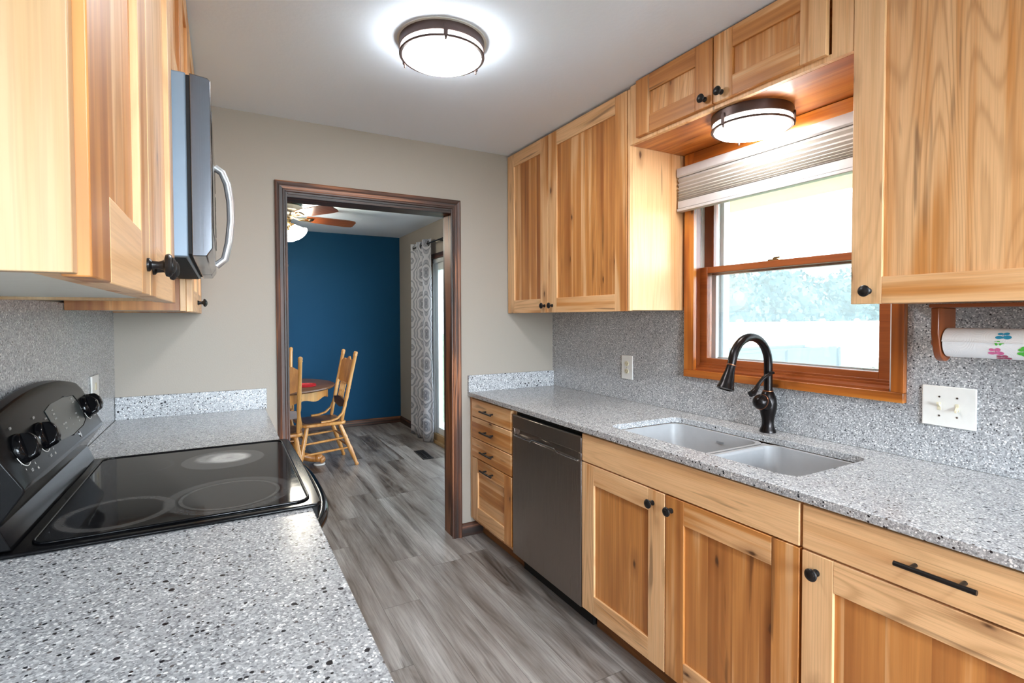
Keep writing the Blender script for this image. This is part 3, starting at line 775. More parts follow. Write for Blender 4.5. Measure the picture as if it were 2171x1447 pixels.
def wall_plate(name, label, cat, y0, y1, z0, z1, kind):
    t = thing(name, label, cat, (XR, (y0+y1)/2, z0))
    cy, cz = (y0+y1)/2, (z0+z1)/2
    obj('plate', MB().prism([(y0,z0),(y1,z0),(y1,z1),(y0,z1)], 'x', XR-.006, XR-.0003), M['white'], t, bevel=.003)
    if kind == 'outlet':
        for dz in (-.021, .021):
            so = obj('socket', MB().prism([(cy+.0165*math.cos(a), cz+dz+.0145*math.sin(a)) for a in [2*math.pi*i/16 for i in range(16)]], 'x', XR-.0085, XR-.005), M['cream'], t, bevel=.0008)
            obj('slot', MB().box(XR-.0088, XR-.0084, cy-.007, cy-.005, cz+dz-.003, cz+dz+.006).box(XR-.0088, XR-.0084, cy+.005, cy+.007, cz+dz-.003, cz+dz+.006).box(XR-.0088, XR-.0084, cy-.002, cy+.002, cz+dz-.010, cz+dz-.006), M['void'], so)
        obj('screw', MB().lathe([(0,.003),(.001,.003)], (XR-.0065, cy, cz), (-1,0,0), 10), M['chrome'], t)
    else:
        for k, dy in enumerate((.023, -.023)):
            tg = obj('toggle', MB().box(XR-.0075, XR-.005, cy+dy-.005, cy+dy+.005, cz-.012, cz+.012), M['cream'], t, bevel=.0006)
            up = 1 if k == 0 else -1
            obj('lever', MB().prism([(XR-.006, cz-.004), (XR-.006, cz+.004), (XR-.017, cz+up*.011+.003), (XR-.018, cz+up*.011-.004)], 'y', cy+dy-.0038, cy+dy+.0038), M['cream'], tg, bevel=.001)
            for dz in (-.030, .030): obj('screw', MB().lathe([(0,.0032),(.0012,.0028)], (XR-.006, cy+dy, cz+dz), (-1,0,0), 10), M['chrome'], t)
    return t
wall_plate('wall_outlet', 'white two-socket outlet on the backsplash between corner and window', 'outlet', 2.188, 2.279, 1.034, 1.168, 'outlet')
wall_plate('light_switch', 'white double light switch on the backsplash below the paper towels', 'switch', .680, .8205, 1.0345, 1.1625, 'switch')

# ------------------------------------------------------------------ right-hand wall cabinets
XC = 1.6355
ug = 'hickory wall cabinets around the window'
c = thing('wall_cabinet', 'tall two-door hickory wall cabinet in the corner by the dining room', 'cabinet', (1.81, 2.41, 1.411), ug)
obj('body', MB().box(XC+.0205, 1.988, 1.8265, 2.992, 1.416, 2.425), M['hz'], c, tone=.02, seed=27, bevel=.001)
obj('face_edge', MB().box(XC+.004, XC+.0205, 1.8265, 1.8415, 1.413, 2.425), M['hz'], c, tone=.0, seed=29, bevel=.001)
shaker(c, 'door', XC, -1, 2.509, 2.988, 1.411, 2.425, (2.545, 1.451), (.30,.15,.14,.12,.56), 13.5)
shaker(c, 'door', XC, -1, 1.845, 2.504, 1.411, 2.425, (2.465, 1.451), (.42,.28,.15,.25,.58), 36.2)

c = thing('valance_cabinet', 'short two-door hickory cabinet bridging above the kitchen window', 'cabinet', (1.81, 1.34, 2.168), ug)
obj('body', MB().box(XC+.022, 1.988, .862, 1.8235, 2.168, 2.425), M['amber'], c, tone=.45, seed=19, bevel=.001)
obj('face_frame', MB().box(XC+.0205-.0185, XC+.022, .862, .925, 2.168, 2.432).box(XC+.002, XC+.022, 1.772, 1.8235, 2.168, 2.432).box(XC+.002, XC+.022, .925, 1.772, 2.168, 2.186), M['hz'], c, tone=.12, seed=7.4, bevel=.001)
shaker(c, 'door', XC-.016, -1, 1.354, 1.768, 2.184, 2.432, (1.388, 2.213), (.52,.46,.62,.58,.46), 20.5, hw=.074, pm='hc')
shaker(c, 'door', XC-.016, -1, .933, 1.349, 2.184, 2.432, (1.312, 2.213), (.16,.46,.66,.66,.42), 29.5, hw=.074, pm='hc')

c = thing('wall_cabinet', 'hickory wall cabinet with one knob, hanging over the paper towels', 'cabinet', (1.81, .53, 1.42), ug)
obj('body', MB().box(XC+.0205, 1.988, .200, .8585, 1.424, 2.425), M['hz'], c, tone=.05, seed=3, bevel=.001)
shaker(c, 'door', XC, -1, .204, .860, 1.420, 2.425, (.812, 1.457), (.12,.10,.08,.08,.36), 24.6, hw=.077, pm='hc')
c = thing('wall_cabinet', 'hickory wall cabinet at the camera end of the window wall', 'cabinet', (1.81, -.25, 1.42), ug)
obj('body', MB().box(XC+.0205, 1.988, -.70, .197, 1.424, 2.425), M['hz'], c, tone=.05)
shaker(c, 'door', XC, -1, -.248, .196, 1.420, 2.425, (-.20, 1.457), sd=5)
shaker(c, 'door', XC, -1, -.698, -.252, 1.420, 2.425, (-.29, 1.457), sd=9)

# ------------------------------------------------------------------ ceiling lights
def flush_light(name, label, loc, k, diff, rot):
    t = thing(name, label, 'light', loc, 'round bronze flush lights')
    x, y, z = 0, 0, 0
    def L(prof, n=56): return MB().lathe(prof, (0,0,0), (0,0,-1), n)
    r = .158*k
    if k > 1: obj('old_fixture_mark', L([(.0,r*1.05),(.003,r*1.055),(.004,r*1.01)]), M['white'], t, local=True, smooth=30)  # thin white disc for the pale mark an old fixture left on the ceiling
    obj('rim', L([(.0,r*.99),(.004,r*.99),(.004,r),(.034,r),(.036,r*.985),(.036,r*.95),(.010,r*.93)]), M['fixture'], t, local=True, smooth=30)
    obj('diffuser', L([(.010,r*.94),(.052,r*.945),(.060,r*.93),(.068,r*.86),(.072,r*.6),(.074,0)]), diff, t, local=True, smooth=50)
    obj('ring', L([(.052,r*.955),(.052,r*1.0),(.057,r*1.005),(.060,r*.99),(.060,r*.955)]), M['fixture'], t, local=True, smooth=30)
    for a in range(3):
        an = R(rot+120*a); ca, sa = math.cos(an), math.sin(an)
        mb = MB()
        mb.box(r*.985, r*1.035, -.008, .008, -.062, -.020).lathe([(0,.004),(.010,.004),(.014,.002)], (r*1.0, 0, -.060), (0,0,-1), 10)
        bmesh.ops.rotate(mb.bm, verts=mb.bm.verts, cent=(0,0,0), matrix=Matrix.Rotation(an, 3, 'Z'))
        obj('clip', mb, M['fixture'], t, local=True, bevel=.001)
    return t
flush_light('ceiling_light', 'round lit drum light on the white kitchen ceiling', (.748, 1.885, CZ), 1.02, M['lamp'], 253)
flush_light('ceiling_light', 'round lit drum light under the wood bridge above the window', (1.80, 1.318, 2.168), .93, M['lamp2'], 175)
flush_light('ceiling_light', 'drum fill light added on the ceiling behind the camera, out of view', (.70, -.75, CZ), 1.02, M['lamp_fill'], 62)  # unseen fixture added to brighten the near counter and ceiling

# ------------------------------------------------------------------ pleated blind
b = thing('window_blind', 'grey pleated blind drawn up at the top of the kitchen window', 'blind', (1.955, 1.34, 2.10))
BY0, BY1 = .866, 1.8175
obj('head_rail', MB().prism([(1.932,2.100),(1.928,2.092),(1.928,2.062),(1.934,2.056),(1.966,2.056),(1.966,2.100)], 'y', BY0, BY1), M['rail_grey'], b, smooth=30)
zs = [2.054]; k = 0
while zs[-1] > 1.944:
    f = (2.054-zs[-1])/.11
    zs.append(zs[-1]-(.0085*(1-f)+.0035)); k += 1
prof = [(1.930+(0 if i % 2 else .010), z) for i, z in enumerate(zs)]
back = [(1.962-(0 if i % 2 else .010), z) for i, z in enumerate(zs)]
obj('pleats', MB().prism(prof+back[::-1], 'y', BY0+.004, BY1-.004), M['shade_cloth'], b)
obj('bottom_rail', MB().box(1.932, 1.962, BY0+.003, BY1-.003, 1.906, zs[-1]).box(1.929, 1.965, BY0, BY1, 1.892, 1.905), M['rail_grey'], b, bevel=.002)

# ------------------------------------------------------------------ paper towels
ph = thing('towel_holder', 'reddish wood paper towel holder screwed under the wall cabinet', 'holder', (1.86, .55, 1.418))
obj('top_board', MB().box(1.81, 1.93, .30, .735, 1.4085, 1.4195), M['sy'], ph, bevel=.002, tone=.7)
for yy in (.712, .318):
    pol = [(1.815,1.4085),(1.815,1.335)]+[(1.868+.040*math.cos(R(a)), 1.296+.046*math.sin(R(a))) for a in range(200, 341, 14)]+[(1.925,1.335),(1.925,1.4085)]
    obj('bracket', MB().prism(pol, 'y', yy, yy+.020), M['sz'], ph, bevel=.003, tone=.75)
obj('dowel', MB().tube([(1.868,.325,1.306),(1.868,.745,1.306)], .008, 12).lathe([(0,.008),(.003,.014),(.012,.015),(.016,.010),(.018,0)], (1.868,.732,1.306), (0,1,0), 14), M['sy'], ph, smooth=40, tone=.7)
pt = thing('paper_towel', 'half used paper towel roll printed with colourful butterflies', 'paper towel', (1.868, .55, 1.262))
rr_, cx_, cz_ = .041, 1.868, 1.306
hole = MB()
hole.lathe([(0,.0085),(0,rr_-.001),(.0005,rr_),(.334,rr_),(.3345,rr_-.001),(.3345,.0085)], (cx_, .708, cz_), (0,-1,0), 40, closed=True)
obj('roll', hole, M['towel'], pt, smooth=40)
fl = [(cx_+(rr_+.0012)*math.cos(R(a)), cz_+(rr_+.0012)*math.sin(R(a))) for a in range(60, 178, 6)]
fl2 = [(cx_+(rr_+.0022)*math.cos(R(a)), cz_+(rr_+.0022)*math.sin(R(a))) for a in range(60, 178, 6)]
fl2[-1] = (fl2[-1][0]-.002, fl2[-1][1])
obj('loose_sheet', MB().prism(fl+fl2[::-1], 'y', .375, .7085), M['towel'], pt, smooth=40)
def print_mark(y, ang, blobs, mat, r0):
    mb = MB()
    for dy, da, sy, sa in blobs:
        vs = []
        for i in range(14):
            t_ = 2*math.pi*i/14
            a = R(ang+da)+sa*math.sin(t_)/r0; yy = y+dy+sy*math.cos(t_)
            vs.append(mb.bm.verts.new((cx_+r0*math.cos(a), yy, cz_+r0*math.sin(a))))
        mb.bm.faces.new(vs)
    return obj('printed_butterfly', mb, mat, pt)
wing = [(-.009, 6, .009, .006), (.008, 7, .008, .005), (-.006, -9, .006, .005), (.007, -8, .006, .004), (0, 0, .002, .009)]
print_mark(.574, 146, wing, M['pblue'], rr_+.0027)
print_mark(.582, 122+48, [(0,0,.004,.003),(-.008,3,.005,.003),(.006,2,.004,.003),(-.004,8,.003,.003),(.004,9,.003,.003)], M['pgreen'], rr_+.0027)
print_mark(.590, 208, wing, M['ppink'], rr_+.0006)
print_mark(.578, 238, wing, M['pdark'], rr_+.0006)
print_mark(.530, 205, wing+[(0,10,.009,.008),(0,-12,.008,.007)], M['pgreen'], rr_+.0006)
print_mark(.430, 190, wing, M['pblue'], rr_+.0006)
print_mark(.460, 225, wing, M['ppink'], rr_+.0006)

# ------------------------------------------------------------------ range side: counters, cabinets
LX, LF = -.092, .187
tag(obj('backsplash', MB().box(-.4550, XL, -1.0, D-.001, CT, 1.435), M['stone']), 'speckled quartz backsplash on the wall behind the range', 'backsplash')
lc = thing('range_counter', 'speckled quartz counter nearest the camera beside the range', 'countertop', (-.12, .2, CB))
obj('slab', MB().box(XL+.0015, LF, -1.0, 1.362, CB, CT), M['stone'], lc, bevel=.002)
lc = thing('range_counter', 'small speckled quartz counter between range and dining room wall', 'countertop', (-.12, 2.56, CB))
pol = [(XL+.0015, D-.001), (XL+.0015, 2.145), (-.395, 2.145)]+[(LF, 2.145), (LF, D-.001)]
obj('slab', MB().prism(pol, 'z', CB, CT), M['stone'], lc, bevel=.002)
obj('side_splash', MB().box(XL+.0015, .193, D-.020, D-.001, CT, 1.019), M['stone'], lc, bevel=.0015)
lg = 'hickory base cabinets on the range side'
for y0, y1, lab in ((-1.0, .362, 'hickory base cabinet under the camera-side counter'), (.364, 1.362, 'hickory base cabinet under the counter, touching the range'), (2.145, 2.992, 'hickory base cabinet under the small counter by the dining room')):
    c = thing('base_cabinet', lab, 'cabinet', (-.13, (y0+y1)/2, 0), lg)
    obj('body', MB().box(XL+.002, LF-.037, y0+.002, y1-.002, .10, CB-.001), M['hz'], c, tone=.2)
    obj('toe_kick', MB().box(.07, .09, y0+.002, y1-.002, 0, .10), M['toekick'], c)
    ym = (y0+y1)/2
    slab(c, 'drawer', LF-.015, 1, y0+.005, y1-.005, .7605, .880, .3, None, (ym, .82))
    shaker(c, 'door', LF-.015, 1, y0+.005, ym-.002, .115, .7555, (ym-.035, .708))
    shaker(c, 'door', LF-.015, 1, ym+.002, y1-.005, .115, .7555, (ym+.035, .708))

lu = 'hickory wall cabinets on the range side'
c = thing('wall_cabinet', 'large pale hickory wall cabinet hanging closest to the camera', 'cabinet', (-.27, .95, 1.418), lu)
obj('body', MB().box(XL+.001, LX-.009, .517, .5325, 1.420, 2.43).box(XL+.001, LX-.0385, 1.354, 1.372, 1.422, 2.43).box(XL+.001, XL+.008, .541, 1.354, 1.43, 2.43), M['maple'], c, tone=.42, seed=14.2, bevel=.001)
obj('underside', MB().box(XL+.008, LX-.0385, .533, 1.354, 1.428, 1.440), M['whitemel'], c)
obj('face_frame', MB().box(LX-.038, LX-.0205, .533, .562, 1.420, 2.43).box(LX-.038, LX-.0205, 1.334, 1.372, 1.420, 2.43).box(LX-.038, LX-.0205, .562, 1.334, 1.420, 1.455), M['hz'], c, tone=.2, seed=15, bevel=.001)
shaker(c, 'door', LX, 1, .5332, .9175, 1.418, 2.43, (.888, 1.460), (.62,.35,.1,.08,.45), 11.7)
shaker(c, 'door', LX, 1, .9225, 1.3705, 1.418, 2.43, (.955, 1.460), (.40,.2,.1,.12,.40), 6.2)

c = thing('wall_cabinet', 'short hickory wall cabinet above the microwave', 'cabinet', (-.27, 1.755, 1.937), lu)
obj('body', MB().box(XL+.001, LX-.0205, 1.3745, 2.1365, 1.937, 2.43), M['hz'], c, tone=.3)
shaker(c, 'door', LX, 1, 1.377, 1.753, 1.937, 2.43, (1.72, 1.975), (.5,.55,.3,.3,.6), 33)
shaker(c, 'door', LX, 1, 1.758, 2.134, 1.937, 2.43, (1.79, 1.975), (.5,.55,.3,.3,.6), 39)

c = thing('wall_cabinet', 'hickory wall cabinet past the microwave in the far corner', 'cabinet', (-.27, 2.565, 1.408), lu)
obj('body', MB().box(XL+.001, LX-.0385, 2.139, 2.157, 1.412, 2.43).box(XL+.001, LX-.0385, 2.972, 2.990, 1.412, 2.43).box(XL+.001, XL+.008, 2.157, 2.972, 1.42, 2.43), M['hz'], c, tone=.75, seed=18.3, bevel=.001)
obj('underside', MB().box(XL+.008, LX-.0385, 2.157, 2.972, 1.418, 1.430), M['whitemel'], c)
obj('face_frame', MB().box(LX-.038, LX-.0205, 2.139, 2.175, 1.410, 2.43).box(LX-.038, LX-.0205, 2.955, 2.990, 1.410, 2.43).box(LX-.038, LX-.0205, 2.175, 2.955, 1.410, 1.445), M['hz'], c, tone=.3, bevel=.001)
shaker(c, 'door', LX, 1, 2.143, 2.5625, 1.408, 2.43, (2.530, 1.450), (.25,.3,.1,.1,.4), 3.1)
shaker(c, 'door', LX, 1, 2.5675, 2.988, 1.408, 2.43, (2.600, 1.450), (.25,.3,.1,.1,.4), 19.1)

t = thing('wall_outlet', 'white outlet plate behind the range, partly hidden by its knob', 'outlet', (XL, 2.53, 1.04))
obj('plate', MB().box(XL+.0003, XL+.007, 2.485, 2.605, 1.035, 1.165), M['white'], t, bevel=.003)
for dz in (1.079, 1.121): obj('socket', MB().box(XL+.006, XL+.009, 2.53, 2.56, dz-.014, dz+.014), M['cream'], t, bevel=.003)

# ------------------------------------------------------------------ microwave
Y0, Y1 = 1.3765, 2.1355
m = thing('microwave', 'stainless over-range microwave with a bowed silver handle', 'microwave', (-.25, 1.756, 1.523))
obj('body', MB().box(XL+.002, -.066, Y0, Y1, 1.523, 1.934), M['mwside'], m, bevel=.003)
obj('door_gap_shade', MB().box(-.066, -.059, Y0+.004, Y1-.004, 1.530, 1.930), M['void'], m)  # dark strip painted in for the shade in the gap behind the door
pr = [(-.059,1.525), (-.059,1.934), (-.024,1.930), (-.018,1.924), (-.018,1.545), (-.030,1.526)]
md = obj('door', MB().prism(pr, 'y', Y0, Y0+.575), M['steel2'], m, bevel=.002)
obj('door_glass', MB().box(-.0185, -.0165, Y0+.055, Y0+.50, 1.60, 1.875), M['black'], md, bevel=.001)
mh = [(-.017, Y0+.545, 1.866), (.004, Y0+.545, 1.852), (.018, Y0+.545, 1.815), (.026, Y0+.545, 1.76), (.027, Y0+.545, 1.70), (.020, Y0+.545, 1.63), (.008, Y0+.545, 1.575), (-.017, Y0+.545, 1.553)]
obj('handle', MB().tube(mh, .0115, 14), M['silver'], md, smooth=50)
cp = obj('control_panel', MB().prism(pr, 'y', Y0+.580, Y1), M['steel2'], m, bevel=.002)
obj('display', MB().box(-.0185, -.0165, Y0+.60, Y1-.03, 1.82, 1.88), M['black'], cp)
for r_ in range(4):
    for c_ in range(3):
        obj('button', MB().box(-.0185, -.0160, Y0+.610+.04*c_, Y0+.640+.04*c_, 1.62+.045*r_, 1.65+.045*r_), M['blacksat'], cp, bevel=.001)
obj('grease_filter', MB().box(-.40, -.13, Y0+.06, Y0+.36, 1.5205, 1.5235).box(-.40, -.13, Y0+.40, Y1-.06, 1.5205, 1.5235), plain('filter_mesh', S(150,130,120), .4, .6), m)
obj('front_vent', MB().box(-.128, -.072, Y0+.03, Y1-.03, 1.5200, 1.5235), M['void'], m)

# ------------------------------------------------------------------ range
Y0, Y1 = 1.368, 2.140
rg = thing('range', 'black electric range with a smooth glass cooktop', 'range', (-.10, 1.754, 0))
obj('body', MB().box(XL+.003, .165, Y0, Y1, .04, .905), M['blacksat'], rg, bevel=.003)
for fy_ in (Y0+.05, Y1-.05):
    for fx_ in (-.38, .12):
        obj('foot', MB().lathe([(0,.018),(.04,.018)], (fx_, fy_, 0), (0,0,1), 12), M['blacksat'], rg)
top = MB()
outline = [(-.430, Y0-.014)]+[(.175, Y0-.014), (.200, Y0-.012), (.211, Y0+.004)]+[(.213, Y0+.05), (.216, 1.60), (.217, 1.754), (.216, 1.90), (.213, Y1-.05)]+[(.211, Y1-.004), (.200, Y1+.010), (.175, Y1+.012), (-.430, Y1+.012)]
top.prism(outline, 'z', .9145, .9235)
cook = obj('cooktop_frame', top, M['black'], rg, bevel=.004, seg=3, smooth=30)
gl = MB().prism(rrect(-.345, .180, Y0+.022, Y1-.022, .03, 6), 'z', .9236, .9252)
obj('glass_top', gl, M['cook'], cook, bevel=.0008)
lip = [(x, y, .9255) for x, y in rrect(-.350, .185, Y0+.017, Y1-.017, .034, 6)]
obj('raised_lip', MB().tube(lip+[lip[0]], .0032, 8), M['black'], cook, smooth=60)
def shift_geom(o, d):
    for v in o.data.vertices: v.co += Vector(d)
# console with arched top
def arch(y): return 1.218-.040*((y-1.754)/.386)**2-(.03 if abs(y-1.754) > .378 else 0)
con = MB(); N = 28; rows = []
for i in range(N+1):
    y = Y0+.002+(Y1-Y0-.004)*i/N
    zt = arch(y)
    edge = abs(i-N/2)/(N/2)
    low = 1.047
    rows.append([con.bm.verts.new(p) for p in ((-.4425, y, .925), (-.4425, y, zt-.012), (-.432, y, zt), (-.410, y, zt-.004), (-.398, y, zt-.022), (-.352, y, low), (-.351, y, low-.010), (-.392, y, .975), (-.372, y, .925))])
for a, b_ in zip(rows, rows[1:]):
    for k in range(len(a)):
        fc_ = con.bm.faces.new((a[k], a[(k+1) % len(a)], b_[(k+1) % len(a)], b_[k]))
        fc_.material_index = 1 if k in (5, 6, 7) else 0
con.bm.faces.new(rows[0]); con.bm.faces.new(rows[-1][::-1])
cs = obj('control_console', con, [M['blacksat'], M['black']], rg, smooth=35, bevel=.003)
def on_panel(y, z, d=0.0):
    zt = arch(y)-.022; f = (z-1.047)/(zt-1.047)
    n = Vector((zt-1.047, 0, .046)).normalized()
    return Vector((-.352-.046*f, y, z))+n*d, n
def plate_on_panel(pts, d, th):
    mb = MB(); A = []; B = []
    for y, z in pts:
        p, n = on_panel(y, z, d); A.append(mb.bm.verts.new(p)); B.append(mb.bm.verts.new(p+n*th))
    mb.bm.faces.new(A); mb.bm.faces.new(B[::-1])
    for i in range(len(A)): mb.bm.faces.new((A[i], A[(i+1) % len(A)], B[(i+1) % len(A)], B[i]))
    return mb
disp = obj('display_panel', plate_on_panel([(1.665,1.158),(1.72,1.167),(1.85,1.168),(1.945,1.160),(1.972,1.135),(1.965,1.085),(1.92,1.076),(1.80,1.072),(1.69,1.078)], .0004, .0012), plain('grey_display_film', S(52,58,58), .2), cs)
obj('display_trim', MB().tube([on_panel(y, z, .0015)[0] for y, z in ((1.85,1.169),(1.948,1.161),(1.976,1.135),(1.968,1.084),(1.92,1.074),(1.80,1.070))], .0018, 8), M['black'], cs, smooth=60)
def range_knob(y, z):
    p, n = on_panel(y, z)
    k = obj('knob', MB().lathe([(0,.033),(.004,.0335),(.012,.030),(.014,.026)], p, n, 28), M['black'], cs, smooth=40)
    up = n.cross(Vector((0,1,0))).normalized()
    mb = MB()
    a = Vector((0,1,0))*math.cos(R(70))+up*math.sin(R(70)); b2 = n.cross(a)
    prof = [(-.030,.010),(-.026,.026),(-.010,.034),(.010,.034),(.026,.026),(.030,.010)]
    A = [mb.bm.verts.new(p+a*u+n*h+b2*(.0105 if h > .02 else .013)) for u, h in prof]; B = [mb.bm.verts.new(p+a*u+n*h-b2*(.0105 if h > .02 else .013)) for u, h in prof]
    mb.bm.faces.new(A); mb.bm.faces.new(B[::-1])
    for i in range(6): mb.bm.faces.new((A[i], A[(i+1) % 6], B[(i+1) % 6], B[i]))
    obj('grip', mb, M['black'], k, bevel=.004, seg=3)
    arcp = [p+n*.0008+(Vector((0,1,0))*math.cos(R(q))+up*math.sin(R(q)))*.038 for q in range(200, 341, 10)]
    obj('dial_mark', MB().tube(arcp, .0008, 6), M['paper_mark'], cs)
for y in (1.445, 1.578, 2.030, 2.098): range_knob(y, 1.112)
def text_mark(s, y, z, h, mat=None):
    cu = bpy.data.curves.new('mark', 'FONT'); cu.body = s; cu.size = h; cu.align_x = 'CENTER'; cu.extrude = 0
    o = bpy.data.objects.new('mark', cu); C.objects.link(o)
    dg = bpy.context.evaluated_depsgraph_get()
    me = bpy.data.meshes.new_from_object(o.evaluated_get(dg))
    C.objects.unlink(o); bpy.data.objects.remove(o)
    p, n = on_panel(y, z, .0022)
    xa = Vector((0,1,0)); ya = n.cross(xa).normalized()
    if ya.z < 0: ya = -ya
    for v in me.vertices: v.co = p+xa*v.co.x+ya*v.co.y-world_loc(cs)
    me.materials.clear(); me.materials.append(mat or M['paper_mark'])
    q = bpy.data.objects.new('printed_mark', me); C.objects.link(q); q.parent = cs
for s_, y, z, h in (('LO', 1.447, 1.062, .009), ('2', 1.412, 1.085, .008), ('4', 1.420, 1.070, .008), ('8', 1.476, 1.070, .008), ('HI', 1.480, 1.058, .009), ('OFF', 1.447, 1.153, .008), ('LO', 1.580, 1.062, .009), ('6', 1.610, 1.072, .008), ('HI', 1.612, 1.060, .009), ('OFF', 1.580, 1.153, .008),
                    ('BAKE', 1.715, 1.150, .006), ('BROIL', 1.715, 1.140, .006), ('CLEAN', 1.715, 1.128, .006), ('TIMER', 1.915, 1.152, .006), ('ON/OFF', 1.915, 1.142, .006), ('START', 1.90, 1.112, .006), ('CLEAR', 1.90, 1.100, .006), ('OFF', 1.90, 1.090, .006), ('+', 1.83, 1.108, .010), ('-', 1.83, 1.092, .010), ('COOK TIME', 1.765, 1.106, .006), ('DELAY', 1.765, 1.094, .006), ('SURFACE', 1.648, 1.082, .006), ('OVEN', 1.648, 1.140, .006)):
    text_mark(s_, y, z, h)
text_mark('ON', 1.635, 1.128, .006, M['red_mark']); text_mark('ON', 1.632, 1.092, .006, M['red_mark'])
obj('emblem', plate_on_panel([(1.862+.006*math.cos(2*math.pi*i/16), 1.060+.0085*math.sin(2*math.pi*i/16)) for i in range(16)], .0003, .001), M['chrome'], cs)
od = obj('oven_door', MB().box(.166, .192, Y0+.003, Y1-.003, .24, .875), M['black'], rg, bevel=.004)
obj('oven_window', MB().box(.1922, .1935, Y0+.13, Y1-.13, .38, .68), M['cook'], od)
hp = []
for i in range(25):
    u = -1+2*i/24
    hp.append((.196+.052*(1-abs(u)**3.2), 1.754+u*.372, .848))
obj('handle', MB().tube(hp, [.014]*2+[.0165]*21+[.014]*2, 16), M['black'], od, smooth=60)
obj('storage_drawer', MB().box(.166, .190, Y0+.003, Y1-.003, .06, .232), M['black'], rg, bevel=.004)
obj('front_trim', MB().box(.165, .205, Y0+.003, Y1-.003, .878, .9143), M['blacksat'], rg, bevel=.004)

# ------------------------------------------------------------------ dining room
t = thing('floor_vent', 'black metal floor register near the patio door', 'vent', (1.75, 4.985, 0), rz=R(-3))
obj('frame', MB().box(-.052,.052,-.175,-.165,0,.006).box(-.052,.052,.165,.175,0,.006).box(-.052,-.042,-.165,.165,0,.006).box(.042,.052,-.165,.165,0,.006).box(-.003,.003,-.165,.165,0,.0055), M['iron'], t, local=True, bevel=.001)
mb = MB()
for i in range(15):
    yy = -.155+.31*i/14; mb.box(-.042,.042,yy-.004,yy+.004,.001,.0045)
obj('louvers', mb, M['iron'], t, local=True)
obj('duct', MB().box(-.042,.042,-.165,.165,.0002,.001), M['void'], t, local=True)

# curtain + rod
cu_ = thing('curtain', 'grey and white ogee print grommet curtain beside the patio door', 'curtain', (1.97, 5.65, .01))
mb = MB(); bm = mb.bm; uvl = bm.loops.layers.uv.new('UVMap')
NY, NZ = 96, 30; grid = []; L = 0; us_ = []
for j in range(NZ+1):
    z = .012+2.235*j/NZ; row = []; spread = 1.0+.02*math.sin(j*.5)
    for i in range(NY+1):
        f = i/NY; y = 5.375+(.565)*f
        amp = .034*(1-.25*j/NZ)
        x = 1.972+amp*math.sin(f*2*math.pi*2.6+.9+.25*math.sin(j*.35))+.006*math.sin(f*23+j*.2)
        row.append(bm.verts.new((x, y+.008*math.sin(j*.23+i*.3), z)))
    grid.append(row)
for j in range(NZ):
    for i in range(NY):
        fc = bm.faces.new((grid[j][i], grid[j][i+1], grid[j+1][i+1], grid[j+1][i]))
        for lp, (ii, jj) in zip(fc.loops, ((i,j),(i+1,j),(i+1,j+1),(i,j+1))):
            lp[uvl].uv = (ii/NY*.80, 2.235*jj/NZ)
co = obj('cloth', mb, M['curtain'], cu_, smooth=80)
sol = co.modifiers.new('thickness', 'SOLIDIFY'); sol.thickness = .003
for i in range(5):
    f = (i+.28)/4.5
    yy = 5.375+.565*min(f, .97)
    obj('grommet', MB().lathe([(0,.020),(0,.029),(.003,.029),(.004,.020)], (1.972-.002, yy, 2.197), (.75,-.66,0), 18, closed=True), M['iron'], cu_, smooth=40)
rd = thing('curtain_rod', 'thin black curtain rod over the patio door', 'curtain rod', (1.972, 4.6, 2.197))
obj('rod', MB().tube([(1.972, 3.30, 2.197), (1.972, 5.98, 2.197)], .0085, 12), M['iron'], rd, smooth=40)
for yy in (3.5, 5.10): obj('bracket', MB().box(1.966, 2.0495, yy-.006, yy+.006, 2.186, 2.200).box(2.042, 2.0495, yy-.014, yy+.014, 2.16, 2.22), M['iron'], rd, bevel=.001)
for yy, s_ in ((3.30, -1), (5.98, 1)): obj('finial', MB().lathe([(0,.0085),(.006,.013),(.02,.014),(.03,.008),(.033,0)], (1.972, yy, 2.197), (0, s_, 0), 14), M['iron'], rd, smooth=40)

